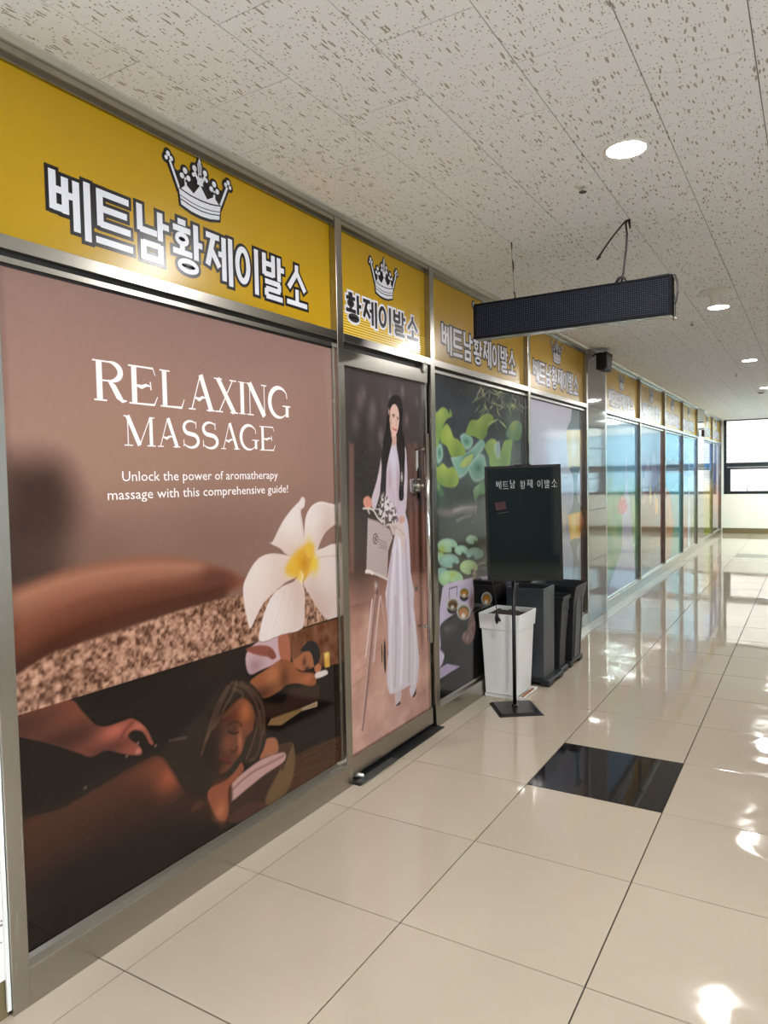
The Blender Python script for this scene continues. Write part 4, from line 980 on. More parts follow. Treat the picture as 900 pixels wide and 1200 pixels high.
    c.poly(A1((575, 640), (600, 600), (640, 500), (656, 560), (645, 680), (600, 775), (530, 835), (500, 790)), (104, 76, 50), soft=.008, clip=lo); c.poly(A1((560, 520), (640, 490), (625, 550), (600, 620), (585, 640)), (66, 42, 32), soft=.006, clip=lo)
    c.poly(A1((320, 870), (420, 810), (490, 810), (500, 850), (450, 900), (310, 920)), (72, 42, 36), soft=.008, clip=lo)
    c.poly(A1((470, 580), (495, 485), (550, 470), (568, 510), (560, 550), (500, 572)), (156, 96, 66), soft=.005, clip=lo)
    tl = c.poly(A1((298, 745), (330, 700), (400, 640), (470, 590), (540, 560), (598, 548), (606, 578), (580, 610), (500, 662), (400, 742), (308, 812)), (186, 142, 134), soft=.005, clip=lo)
    c.line(A1((330, 740), (420, 660), (520, 605), (596, 565)), .010, (138, 98, 92), a=.8, clip=tl)
    # hair, face, arm of the woman
    c.poly(A1((-40, 560), (60, 440), (170, 330), (230, 230), (290, 180), (350, 160), (420, 185), (478, 250), (500, 330), (506, 420), (492, 520), (445, 602), (395, 600), (330, 690), (200, 760), (80, 760), (-20, 700)), (38, 26, 21), soft=.008, clip=lo)
    fc = c.poly(A1((370, 262), (420, 288), (442, 350), (432, 430), (396, 480), (376, 545), (342, 590), (300, 640), (244, 668), (188, 650), (160, 580), (180, 500), (222, 420), (290, 330)), (112, 60, 40), soft=.008, clip=lo)
    c.blob(A1((190, 540))[0], .13, .20, (34, 20, 16), 1.0, clip=fc); c.blob(A1((180, 600))[0], .06, .12, (26, 16, 13), .9, clip=fc); c.blob(A1((395, 330))[0], .04, .05, (168, 98, 60), .9, clip=fc); c.blob(A1((365, 490))[0], .014, .05, (176, 104, 68), .8, clip=fc); c.blob(A1((300, 500))[0], .04, .04, (128, 70, 46), .7, clip=fc); c.blob(A1((310, 625))[0], .05, .015, (122, 68, 46), .6, clip=fc)
    c.line(A1((305, 402), (345, 385), (374, 408)), .007, (48, 27, 20), soft=.006, a=.8, clip=fc); c.blob(A1((330, 430))[0], .022, .016, (62, 33, 24), .7, clip=fc); c.line(A1((304, 436), (330, 450), (356, 442)), .006, (34, 18, 14), soft=.004, a=.9, clip=fc); c.line(A1((395, 470), (412, 458)), .008, (50, 26, 18), a=.8, clip=fc)
    c.line(A1((352, 520), (335, 545), (318, 540)), .009, (62, 30, 22), soft=.004, a=.9, clip=fc); c.line(A1((262, 580), (290, 588), (318, 605)), .013, (98, 36, 32), soft=.004, a=.95, clip=fc); c.line(A1((262, 586), (312, 606)), .004, (48, 20, 18), a=.9, clip=fc)
    c.poly(A1((376, 250), (420, 270), (450, 330), (440, 430), (385, 520), (385, 600), (440, 604), (492, 520), (506, 420), (495, 320), (450, 230)), (44, 30, 24), soft=.005, clip=lo)
    for q in (((300, 200), (250, 290), (205, 410), (165, 560)), ((325, 180), (280, 260), (235, 370), (190, 480)), ((345, 175), (330, 230), (280, 320), (225, 420)), ((420, 300), (455, 400), (430, 500), (400, 580)), ((470, 330), (480, 450), (455, 560), (420, 590)), ((340, 185), (400, 215), (455, 300), (470, 420)), ((370, 180), (440, 230), (488, 320), (492, 450)), ((330, 210), (380, 240), (350, 300), (280, 360))): c.line(A1(*q), .008, (124, 90, 70), soft=.008, a=.6, clip=lo)
    sk = c.poly(A2((40, 580), (150, 530), (230, 484), (300, 442), (360, 408), (400, 398), (432, 440), (470, 492), (520, 500), (535, 462), (575, 450), (582, 510), (565, 578), (535, 565), (480, 600), (400, 650), (300, 700), (150, 760), (40, 800)), (70, 37, 25), soft=.012, clip=lo)
    c.blob(A2((425, 455))[0], .07, .07, (168, 82, 52), .95, clip=sk); c.blob(A2((380, 430))[0], .10, .04, (118, 60, 40), .6, clip=sk); c.blob(A2((550, 520))[0], .05, .06, (160, 88, 58), .9, clip=sk); c.blob(A2((490, 530))[0], .05, .025, (138, 68, 44), .8, clip=sk)
    c.blob(A2((470, 600))[0], .16, .05, (26, 15, 12), .9, clip=sk); c.blob(A2((250, 680))[0], .5, .12, (16, 10, 9), 1.0, clip=sk); c.blob(A2((120, 620))[0], .16, .06, (60, 32, 22), .4, clip=sk); c.blob(A2((330, 560))[0], .14, .07, (52, 28, 20), .5, clip=sk)
    c.poly(A1((195, 790), (212, 735), (290, 695), (345, 640), (372, 600), (385, 640), (345, 690), (305, 740), (305, 850), (290, 905), (250, 900)), (138, 74, 50), soft=.006, clip=lo)
    c.blob(A1((262, 855))[0], .03, .03, (178, 104, 70), .8, clip=lo * sk)
    # masseur's hand and forearm
    hd = c.poly(A3((60, 285), (350, 180), (430, 240), (500, 310), (560, 322), (640, 296), (700, 280), (770, 330), (800, 390), (810, 412), (790, 414), (755, 352), (705, 340), (676, 378), (738, 428), (747, 468), (700, 472), (640, 462), (560, 445), (480, 480), (400, 455), (250, 405), (60, 360)), (140, 72, 56), soft=.004, clip=lo)
    c.blob(A3((130, 320))[0], .2, .06, (66, 36, 27), .9, clip=hd); c.blob(A3((400, 300))[0], .08, .05, (124, 66, 46), .8, clip=hd); c.blob(A3((330, 400))[0], .2, .05, (56, 29, 22), .9, clip=hd); c.blob(A3((560, 440))[0], .10, .035, (76, 36, 30), .9, clip=hd)
    c.blob(A3((600, 345))[0], .06, .03, (184, 96, 78), .8, clip=hd); c.blob(A3((735, 320))[0], .04, .02, (190, 104, 84), .7, clip=hd); c.line(A3((640, 380), (660, 340), (700, 300)), .008, (86, 40, 32), soft=.005, a=.7, clip=hd); c.blob(A3((730, 450))[0], .012, .010, (196, 124, 108), .8, clip=hd)
    for q in ((668, 478), (728, 408), (820, 422), (450, 645)): c.blob(A3(q)[0], .006, .005, (150, 120, 100), .8, clip=lo)
    c.line(A1((-10, 485), (30, 478), (80, 470)), .006, (104, 84, 70), soft=.005, a=.7, clip=lo)
    c.line(A3((130, 790), (320, 720), (460, 640), (700, 520), (890, 420)), .02, (44, 28, 22), soft=.02, a=.5, clip=lo)
    c.grain(5, 3, 5)
    w = shop_window(a, b_, 'large window poster reading RELAXING MASSAGE with a white flower', c)
    xl = GX + 0.002
    ys = lambda *xs: [on_wall(90 + .3 * q, 455)[0] for q in xs]
    e = ys(60, 196, 200, 316, 322, 420, 434, 536, 536, 626, 626, 662, 662, 740, 744, 832)
    serif_text(w, 'RELAXING', [(e[2 * i], e[2 * i + 1]) for i in range(8)], 1.702, 1.826, xl, a, Z0, M['cream_print'], 1.12)
    ys = lambda *xs: [on_wall(90 + .3 * q, 508)[0] for q in xs]
    e = ys(184, 306, 314, 402, 406, 482, 482, 556, 562, 634, 634, 710, 712, 775)
    serif_text(w, 'MASSAGE', [(e[2 * i], e[2 * i + 1]) for i in range(7)], 1.566, 1.662, xl, a, Z0, M['cream_print'], 1.0)
    plain_text(w, 'Unlock the power of aromatherapy', .173 - a, .945 - a, 1.452 - Z0, .046, xl, M['cream_print'], 'tagline_text')
    plain_text(w, 'massage with this comprehensive guide!', .116 - a, 1.009 - a, 1.394 - Z0, .046, xl, M['cream_print'], 'tagline_text')
paint_massage()

# ------------------------------------------------ door print: woman in white beside a bicycle
def paint_door():
    a, b_ = 1.407, 2.243; z0, z1 = 0.122, 1.972
    c = Canvas(a, b_, z0, z1, 0.004)
    A5 = lambda *q: trace(400, 430, .14175, q); A6 = lambda *q: trace(400, 570, .125, q); A7 = lambda *q: trace(400, 700, .15827, q)
    c.grad([(0.1, (198, 152, 138)), (0.45, (196, 150, 134)), (0.78, (182, 134, 118)), (0.92, (150, 104, 90)), (1.0, (112, 78, 68)), (1.2, (84, 66, 60)), (1.55, (74, 64, 62)), (1.98, (80, 70, 72))])
    for q, r, col, al in (((150, 280), .05, (158, 134, 136), .8), ((185, 230), .035, (150, 128, 130), .7), ((260, 360), .05, (146, 124, 124), .8), ((245, 450), .05, (146, 122, 122), .8), ((120, 460), .05, (140, 118, 118), .8), ((325, 575), .04, (160, 136, 132), .8), ((405, 250), .03, (132, 114, 112), .7), ((240, 650), .06, (128, 106, 104), .7),
                          ((505, 200), .03, (150, 132, 134), .6), ((540, 440), .03, (134, 116, 112), .7), ((625, 290), .02, (140, 124, 124), .7), ((350, 330), .06, (112, 94, 94), .5), ((430, 120), .12, (96, 82, 84), .5), ((600, 180), .10, (92, 78, 80), .5), ((90, 150), .10, (66, 58, 60), .6)):
        c.blob(A5(q)[0], r * .7, r * 1.1, col, al)
    c.blob(A5((200, 980))[0], .20, .42, (46, 43, 39), .9); c.blob(A6((170, 500))[0], .08, .22, (66, 54, 48), .7)
    for x0, x1, col in ((62, 104, (124, 88, 78)), (548, 592, (112, 78, 70)), (600, 640, (128, 96, 88)), (655, 690, (88, 62, 56))):
        c.poly(A5((x0, 620), (x1, 640), (x1 + 2, 1700), (x0 + 6, 1700)), col, soft=.012, a=.75, smooth=False)
    c.poly(A6((630, 250), (790, 250), (800, 800), (660, 800)), (124, 80, 66), soft=.02, a=.6, smooth=False)
    for k in range(5): c.line(A6((650 + 30 * k, 200), (656 + 30 * k, 760)), .010, (90, 58, 50) if k % 2 else (150, 108, 94), soft=.008, a=.55)
    g = (c.zs < .84).astype(np.float32)[:, None] * np.ones(c.nw, np.float32)[None]
    n = fbm((c.nh, c.nw), 26, 4, 3); c.im += (g * (n - .5))[..., None] * np.array([58, 56, 54])
    for k in range(14):
        y_ = a + .85 * rng.rand(); zz = .17 + .5 * rng.rand(); c.line([(y_, zz), (y_ + .12, zz + .02)], .006, (150, 104, 90), soft=.01, a=.4)
    # bicycle
    br = (146, 112, 104)
    c.line(A7((262, -30), (243, 120), (195, 640), (156, 978)), [.024, .026, .024, .018], br, soft=.004)
    c.line(A7((250, -20), (232, 120), (183, 640), (150, 960)), .005, (206, 182, 174), soft=.003)
    c.line(A7((228, 20), (205, 240), (180, 440)), .013, (214, 190, 184), soft=.003); c.line(A7((285, 0), (262, 220), (240, 470)), .013, (206, 180, 172), soft=.003); c.line(A7((292, -10), (315, 150), (340, 310)), .014, (186, 150, 140), soft=.003)
    c.line(A6((330, 820), (335, 1000)), .016, (92, 70, 64), soft=.004); c.blob(A6((325, 930))[0], .016, .022, (200, 176, 168), .9)
    c.blob(A7((322, 440))[0], .012, .085, (62, 52, 48), 1, hard=.2); c.blob(A7((300, 415))[0], .006, .05, (80, 66, 60), 1, hard=.2)
    c.poly(A7((340, 405), (400, 420), (398, 465), (345, 448)), (70, 58, 54), soft=.003, smooth=False)
    # hair behind
    c.poly(A5((385, 330), (400, 265), (440, 232), (490, 258), (506, 350), (502, 480), (522, 620), (528, 760), (512, 900), (516, 1085), (475, 1088), (478, 900), (440, 700), (380, 760), (372, 960), (362, 1100), (330, 1105), (322, 1000), (334, 860), (328, 720), (350, 600), (372, 480)), (38, 34, 35), soft=.004)
    # long white dress and sleeves
    wh = (214, 200, 208)
    c.poly(A7((400, 690), (444, 680), (436, 780), (404, 802)), (204, 184, 184), soft=.003); c.poly(A7((404, 800), (436, 768), (436, 790), (412, 806)), (66, 48, 44), soft=.002, smooth=False); c.poly(A7((524, 735), (552, 672), (552, 715), (536, 742)), (62, 46, 44), soft=.002, smooth=False)
    sk = c.poly(A7((342, -60), (520, -60), (535, 60), (552, 200), (572, 420), (575, 500), (556, 660), (522, 738), (505, 690), (512, 650), (450, 684), (372, 716), (350, 690), (338, 600), (346, 400), (344, 200)), wh, soft=.004)
    up = c.poly(A6((432, 1060), (430, 900), (455, 700), (495, 480), (515, 400), (540, 300), (545, 100), (600, 90), (600, 240), (624, 350), (640, 560), (650, 800), (672, 1060)), wh, soft=.004)
    to = c.poly(A5((405, 632), (455, 636), (482, 760), (492, 870), (482, 1000), (492, 1100), (500, 1290), (440, 1300), (356, 1200), (364, 1000), (358, 880), (388, 740)), (206, 188, 198), soft=.004)
    c.poly(A5((338, 640), (345, 690), (332, 850), (326, 1000), (296, 1130), (270, 1180), (246, 1110), (290, 950), (320, 800)), (200, 182, 190), soft=.004)
    c.poly(A5((520, 670), (536, 700), (546, 900), (538, 1150), (522, 1210), (492, 1210), (516, 1000), (524, 850)), (206, 190, 198), soft=.004)
    dr = np.clip(sk + up, 0, 1)
    for q, w_, col in ((((470, 640), (440, 1000), (432, 1290)), .016, (176, 156, 168)), (((545, 480), (560, 900), (572, 1290)), .020, (240, 236, 246)), (((505, 560), (480, 900), (470, 1290)), .018, (230, 222, 230)), (((600, 500), (620, 900), (640, 1290)), .016, (182, 162, 174)), (((520, 600), (525, 1000), (528, 1290)), .012, (188, 170, 182))): c.line(A6(*q), w_, col, soft=.010, a=.8, clip=dr)
    for q, w_, col in ((((400, 0), (405, 350), (395, 660)), .016, (188, 170, 178)), (((440, 0), (450, 300), (440, 640)), .022, (238, 232, 240)), (((490, 0), (505, 300), (500, 620)), .014, (184, 164, 174)), (((525, 100), (548, 350), (540, 640)), .014, (236, 230, 236)), (((365, 100), (362, 400), (370, 690)), .014, (230, 220, 226))): c.line(A7(*q), w_, col, soft=.009, a=.8, clip=dr)
    c.blob(A5((430, 780))[0], .045, .07, (206, 206, 224), .7, clip=to); c.blob(A5((400, 930))[0], .02, .06, (184, 154, 162), .8, clip=to); c.blob(A5((470, 960))[0], .02, .09, (184, 158, 164), .8, clip=to); c.line(A5((430, 1010), (440, 1250)), .006, (180, 160, 168), a=.7, clip=to)
    # head
    c.poly(A5((412, 560), (452, 560), (454, 632), (428, 648), (406, 632)), (206, 164, 150), soft=.003)
    fc = c.poly(A5((404, 340), (440, 304), (470, 342), (479, 420), (466, 525), (436, 580), (412, 542), (399, 450)), (226, 186, 172), soft=.003)
    c.blob(A5((408, 480))[0], .012, .05, (198, 150, 134), .7, clip=fc)
    c.line(A5((420, 398), (432, 392), (442, 402)), .004, (60, 46, 44), clip=fc); c.blob(A5((431, 408))[0], .006, .005, (44, 32, 32), 1, clip=fc); c.blob(A5((466, 430))[0], .005, .005, (44, 32, 32), 1, clip=fc); c.line(A5((458, 416), (472, 424)), .0035, (60, 46, 44), clip=fc); c.line(A5((452, 440), (458, 475), (448, 482)), .0035, (190, 140, 126), clip=fc); c.line(A5((426, 505), (440, 520), (456, 522)), .008, (186, 74, 78), clip=fc)
    c.poly(A5((392, 350), (402, 280), (440, 240), (488, 262), (504, 350), (500, 480), (520, 620), (526, 760), (510, 900), (515, 1085), (476, 1086), (484, 900), (474, 770), (456, 650), (468, 560), (480, 440), (470, 350), (440, 306), (408, 340), (400, 420), (396, 390)), (38, 34, 35), soft=.003)
    c.poly(A5((398, 450), (406, 540), (420, 610), (402, 700), (376, 830), (370, 960), (362, 1100), (330, 1105), (322, 1000), (334, 860), (328, 720), (350, 600), (374, 500)), (40, 36, 37), soft=.004)
    c.blob(A5((394, 370))[0], .009, .016, (214, 170, 156), 1)
    for q in (((345, 640), (340, 850), (345, 1050)), ((500, 500), (508, 760), (496, 1000))): c.line(A5(*q), .006, (70, 62, 62), soft=.006, a=.7)
    # basket, flowers, hands
    bk = c.poly(A6((248, 296), (340, 326), (452, 398), (482, 480), (440, 600), (428, 870), (350, 832), (234, 790)), (186, 168, 164), soft=.004, smooth=False)
    for k in range(16): c.line(A6((250 + 14 * k, 290 + 8 * k), (236 + 13 * k, 800 + 4 * k)), .003, (158, 138, 134), a=.5, clip=bk)
    for k in range(14): c.line(A6((236, 330 + 36 * k), (470, 400 + 36 * k)), .003, (160, 142, 138), a=.4, clip=bk)
    c.line(A6((250, 300), (345, 332), (455, 402)), .008, (150, 118, 110), clip=bk); c.line(A6((234, 790), (350, 832), (428, 870)), .012, (214, 196, 188))
    pts = A6(*[(320 + 22 * math.cos(k * math.pi / 8), 492 + 46 * math.sin(k * math.pi / 8)) for k in range(17)]); c.line(pts, .005, (62, 50, 50), soft=.002)
    c.line(A6((330, 470), (312, 485), (328, 500), (310, 515)), .005, (62, 50, 50), soft=.002)
    for k in range(4): c.line(A6((352, 500 + 22 * k), (395, 515 + 22 * k), (425, 530 + 20 * k)), .0035, (104, 86, 86), soft=.002, a=.8)
    c.line(A6((232, 800), (262, 800), (292, 812)), .018, (226, 214, 206))
    fm = c.mask(A6((350, 260), (360, 140), (390, 70), (440, 110), (500, 200), (530, 300), (490, 370), (410, 370)), .02)
    fl_ = fbm(c.sh, 3.0, 1, 77); c.put(fm * (fl_ < .42), (92, 76, 72), .9); c.put(fm * (fl_ > .52), (216, 204, 200), .95)
    c.poly(A6((458, 360), (500, 340), (560, 350), (600, 440), (590, 640), (575, 660), (560, 520), (520, 450), (480, 455)), (214, 192, 184), soft=.005, a=.9); c.line(A6((480, 380), (540, 400), (590, 460)), .006, (178, 150, 140), a=.7)
    c.poly(A5((184, 1092), (215, 1068), (246, 1092), (252, 1150), (215, 1172), (186, 1142)), (208, 142, 122), soft=.004); c.poly(A6((545, 290), (585, 280), (590, 330), (550, 345)), (206, 158, 142), soft=.004)
    c.line(A6((205, 206), (290, 216), (340, 290), (382, 335)), .010, (222, 206, 200), soft=.003); c.line(A6((245, 210), (262, 250)), .012, (206, 176, 164)); c.line(A6((300, 210), (360, 215)), .006, (206, 190, 184))
    c.grain(6, 3, 8)
    o = c.object('poster_print', d1, GX + 0.0012, 1.403, 0.0, 0.8)
    o['label'] = 'printed woman in long white dress beside a bicycle'
paint_door()

# ------------------------------------------------ lotus pond and tea cups
def paint_lotus():
    a, b_ = 2.3255, 3.8845
    c = Canvas(a, b_, Z0, Z1, 0.006)
    B1 = lambda *q: trace(505, 430, .13333, q); B2 = lambda *q: trace(505, 550, .11667, q); B3 = lambda *q: trace(505, 670, .14167, q)
    c.grad([(0.1, (26, 26, 27)), (0.75, (40, 42, 40)), (0.95, (54, 58, 52)), (1.25, (58, 66, 64)), (1.5, (60, 72, 78)), (1.8, (58, 64, 76)), (2.05, (66, 70, 80))])
    c.grain(26, 40, 4)
    lt, lf = (158, 182, 84), (142, 176, 96)
    te = (140, 190, 166)
    def leaf(pts, col, hi=(214, 222, 120), dk=(96, 130, 66)):
        m = c.poly(pts, col, soft=.006); Q = np.array(pts); ce_ = Q.mean(0); sz = Q.std(0).mean()
        c.blob(ce_ + np.array([-sz * .4, sz * .6]), sz * .9, sz * .8, hi, .55, clip=m); c.blob(ce_ + np.array([sz * .7, -sz * .8]), sz * .8, sz * .7, dk, .5, clip=m)
        return m
    c.blob(B1((700, 560))[0], .12, .25, (92, 128, 110), .7); c.blob(B1((60, 760))[0], .08, .15, (84, 130, 112), .7); c.blob(B1((400, 900))[0], .3, .12, (100, 148, 128), .6)
    for q in (((260, 610), (310, 590), (365, 640), (350, 700), (310, 722), (280, 682)), ((180, 800), (240, 790), (330, 750), (420, 660), (450, 640), (470, 690), (420, 770), (360, 860), (300, 940), (240, 970), (210, 880)), ((330, 880), (420, 780), (470, 800), (480, 960), (380, 1000)), ((50, 700), (90, 690), (100, 790), (60, 840))):
        m = c.poly(B1(*q), te, soft=.008); Q = np.array(B1(*q)); c.line(np.vstack([Q, Q[:1]]).tolist(), .010, (206, 230, 218), soft=.012, a=.8); c.blob(Q.mean(0), Q.std(0)[0] * .6, Q.std(0)[1] * .5, (66, 112, 98), .7, clip=m)
    leaf(B1((20, 440), (60, 390), (100, 355), (140, 372), (160, 410), (168, 365), (186, 430), (140, 460), (112, 510), (85, 600), (60, 700), (20, 690)), lf)
    leaf(B1((130, 500), (170, 540), (200, 620), (240, 640), (290, 700), (302, 770), (250, 782), (180, 785), (140, 700), (90, 660), (84, 590)), lt)
    leaf(B1((310, 590), (330, 500), (360, 465), (410, 465), (460, 420), (510, 410), (548, 440), (540, 490), (500, 540), (490, 600), (440, 640), (380, 610)), (148, 178, 92))
    leaf(B1((470, 700), (500, 650), (540, 630), (578, 660), (570, 760), (600, 785), (640, 660), (680, 640), (718, 640), (705, 740), (680, 880), (530, 880), (508, 790)), (150, 186, 104))
    leaf(B1((250, 870), (300, 800), (370, 765), (350, 840), (300, 880)), (186, 204, 120)); leaf(B1((30, 860), (60, 880), (105, 848), (150, 890), (200, 880), (245, 990), (200, 1060), (60, 1020)), lt)
    leaf(B1((660, 600), (700, 500), (760, 470), (800, 520), (780, 640), (720, 640)), (112, 150, 118))
    c.poly(B1((555, 700), (600, 650), (610, 780), (580, 800)), (196, 226, 214), soft=.008, a=.8)
    r = np.random.RandomState(5)
    for k in range(70):                                           # bamboo spray, upper right
        x_, y_ = r.uniform(400, 780), r.uniform(120, 330) + (abs(r.randn()) * 40); an = r.uniform(.2, 2.6); ln = r.uniform(30, 110)
        col = [(196, 204, 150), (168, 184, 120), (222, 226, 190), (140, 160, 112)][r.randint(4)]
        c.line(B1((x_, y_), (x_ + ln * .5 * math.cos(an) + 4, y_ + ln * .5 * math.sin(an)), (x_ + ln * math.cos(an), y_ + ln * math.sin(an))), [.004, .012, .002], col, soft=.005, a=.75)
    for q in (((590, 460), (550, 480), (505, 505)), ((580, 330), (590, 400), (612, 440)), ((600, 470), (640, 510), (666, 540)), ((430, 165), (455, 210), (470, 262)), ((575, 490), (585, 550))): c.line(B1(*q), [.003, .014, .003], (206, 214, 140), soft=.005)
    # bank and lily pads
    c.poly(B2((60, 400), (220, 400), (300, 375), (440, 370), (460, 400), (440, 440), (300, 440), (180, 470), (60, 450)), (128, 114, 116), soft=.02, a=.9); c.line(B2((230, 415), (340, 385), (450, 380)), .02, (186, 168, 170), soft=.012, a=.8); c.line(B2((260, 520), (340, 480), (410, 465)), .012, (160, 156, 156), soft=.012, a=.8); c.line(B2((455, 330), (455, 420), (405, 540)), .008, (170, 180, 176), soft=.008, a=.7)
    leaf(B2((430, 190), (480, 150), (530, 110), (540, 240), (480, 260), (445, 330), (425, 260)), (120, 168, 120), (200, 222, 190)); leaf(B2((60, 120), (100, 180), (130, 250), (90, 270), (60, 200)), (96, 140, 116))
    c.blob(B2((100, 260))[0], .07, .1, (74, 108, 82), .6)
    def pad(x_, y_, rx, ry, col, rot=.25):
        ph = random.uniform(.6, 2.2)
        ring_ = [(x_ + rx * math.cos(t) * (.55 if k == 0 else 1), y_ + ry * math.sin(t) * (.35 if k == 0 else 1)) for k, t in enumerate([ph + 2 * math.pi * i / 14 for i in range(14)])]
        m = c.poly(B2(*ring_), col, soft=.006); c.poly(B2(*[(x_ - .15 * rx + .55 * (px - x_), y_ - .2 * ry + .5 * (py - y_)) for px, py in ring_]), tuple(min(255, q + 30) for q in col), soft=.03, a=.7, clip=m)
        e_ = B2(*ring_); c.line(e_ + e_[:1], .006, tuple(min(255, q + 24) for q in col), soft=.006, a=.6)
    for q in ((90, 875, 40, 40, (150, 190, 164)), (110, 1040, 60, 50, (134, 176, 160)), (165, 765, 98, 66, (158, 198, 166)), (410, 706, 58, 42, (160, 200, 170)), (305, 812, 66, 46, (160, 200, 172)), (440, 846, 86, 58, (136, 176, 160)), (180, 920, 100, 68, (140, 180, 164)), (380, 982, 88, 70, (172, 204, 140)), (200, 1100, 122, 82, (166, 206, 156))): pad(*q)
    c.blob(B2((110, 810))[0], .05, .03, (170, 190, 84), .8); c.blob(B2((220, 1060))[0], .05, .025, (168, 188, 84), .8)
    # low table with cups
    pp = c.poly(B3((62, 1000), (66, 640), (72, 300), (96, 130), (130, 98), (350, 46), (480, 32), (900, 20), (900, 260), (560, 420), (560, 1000)), (204, 190, 214), soft=.006, smooth=False)
    c.poly(B3((82, 600), (75, 460), (110, 410), (150, 380), (230, 330), (340, 330), (355, 160), (350, 60), (420, 55), (470, 70), (900, 60), (900, 1100), (60, 1100), (72, 890), (75, 800), (95, 760), (110, 690), (78, 640)), (26, 26, 27), soft=.010)
    c.poly(B3((72, 800), (135, 760), (240, 783), (72, 888)), (176, 156, 186), soft=.004, smooth=False)
    c.line(B3((150, 230), (152, 140), (216, 122), (214, 200)), .006, (60, 52, 60), soft=.003, smooth=False)
    for q in range(16):
        x_, y_ = r.uniform(100, 250), r.uniform(420, 560); c.blob(B3((x_, y_))[0], .03, .025, (104, 92, 88) if q % 2 else (60, 54, 52), .5)
    rt = c.poly(B3((320, 330), (356, 360), (370, 480), (340, 590), (290, 600), (255, 530), (300, 470), (310, 400)), (136, 104, 94), soft=.014, a=.9); c.grain(90, 7, 15, rt); c.blob(B3((340, 250))[0], .05, .07, (96, 70, 66), .8); c.blob(B3((540, 130))[0], .1, .05, (88, 70, 66), .8); c.blob(B3((650, 90))[0], .12, .03, (190, 174, 190), .6)
    c.line(B2((420, 1050), (460, 980), (500, 945), (550, 935)), .008, (200, 172, 156), soft=.004); c.line(B2((450, 1070), (490, 1010), (550, 985)), .006, (120, 100, 90), soft=.004); c.blob(B2((440, 1045))[0], .03, .03, (196, 160, 142), .9)
    for x_, y_, rx, ry, tea in ((180, 268, 50, 50, (96, 66, 30)), (276, 172, 42, 44, (178, 118, 44)), (270, 332, 56, 66, (186, 128, 84)), (460, 222, 44, 54, (190, 120, 40))):
        ce_ = B3((x_, y_))[0]; sy = abs(B3((x_ + rx, y_))[0][0] - ce_[0]); sz = abs(B3((x_, y_ + ry))[0][1] - ce_[1])
        el = lambda k, dx=0, dy=0: B3(*[(x_ + dx * rx + k * rx * math.cos(2 * math.pi * i / 14), y_ + dy * ry + k * ry * math.sin(2 * math.pi * i / 14)) for i in range(14)])
        c.poly(el(.86, -.05, .75), (50, 45, 42), soft=.006); c.poly(el(1), (192, 202, 192), soft=.005); c.poly(el(.84, .02, .04), (128, 112, 84), soft=.005); c.poly(el(.66, 0, .16), tea, soft=.006); c.poly(el(.3, -.05, .5), (236, 230, 224), soft=.008, a=.9)
        continue
        c.blob(ce_, sy, sz, (190, 200, 190), 1, rot=.3, hard=.1); c.blob((ce_[0] + sy * .03, ce_[1] - sz * .05), sy * .82, sz * .8, (128, 112, 84), 1, rot=.3, hard=.12); c.blob((ce_[0], ce_[1] - sz * .22), sy * .66, sz * .58, tea, 1, rot=.3, hard=.15); c.blob((ce_[0] - sy * .1, ce_[1] - sz * .52), sy * .3, sz * .16, (236, 230, 224), .9)
    c.grain(5, 3, 9)
    shop_window(a, b_, 'window poster of lotus leaves, lily pads and tea cups', c)
paint_lotus()

# ------------------------------------------------ street lamps in mist
def paint_lamps():
    a, b_ = 3.9355, 5.5045
    c = Canvas(a, b_, Z0, Z1, 0.008)
    L4 = lambda *q: trace(615, 450, .2247, q)
    c.grad([(0.1, (124, 134, 150)), (0.6, (150, 160, 178)), (1.1, (178, 184, 206)), (1.7, (206, 208, 230)), (2.05, (214, 214, 236))])
    for k, x_ in enumerate((190, 205, 220, 232)): c.poly(L4((x_, 500 + 20 * k), (x_ + 18, 490), (x_ + 20, 1060), (x_ - 4, 1060)), (158, 162, 192), soft=.05, a=.55, smooth=False)
    c.blob(L4((205, 720))[0], .08, .10, (226, 196, 150), .6); c.blob(L4((60, 800))[0], .4, .2, (160, 168, 186), .6)
    pc = (104, 124, 136)
    c.poly(L4((252, 60), (290, 60), (292, 200), (300, 245), (214, 245), (240, 190)), pc, soft=.01, smooth=False)
    m = c.poly(L4((216, 240), (300, 238), (290, 440), (226, 436)), (236, 208, 138), soft=.012, smooth=False); c.blob(L4((255, 330))[0], .12, .14, (250, 238, 200), .8, clip=m)
    c.poly(L4((232, 435), (288, 435), (276, 480), (272, 560), (282, 620), (300, 660), (228, 690), (248, 640), (256, 560), (250, 480)), pc, soft=.01)
    m = c.poly(L4((224, 685), (300, 660), (292, 800), (240, 826)), (240, 190, 84), soft=.012, smooth=False); c.blob(L4((256, 740))[0], .09, .09, (255, 236, 170), .9, clip=m)
    c.poly(L4((236, 820), (290, 806), (270, 870), (284, 960), (288, 1160), (244, 1160), (252, 960), (250, 880)), (116, 118, 124), soft=.01)
    c.poly(L4((284, 60), (330, 40), (330, 1200), (276, 1200), (292, 700), (296, 300)), (64, 50, 42), soft=.05, a=.8, smooth=False); c.blob(L4((296, 720))[0], .10, .10, (196, 110, 40), .8)  # dark right edge: reflection of the post painted into the print
    c.grain(5, 4, 19)
    shop_window(a, b_, 'window poster of glowing street lamps in pale mist', c)
paint_lamps()

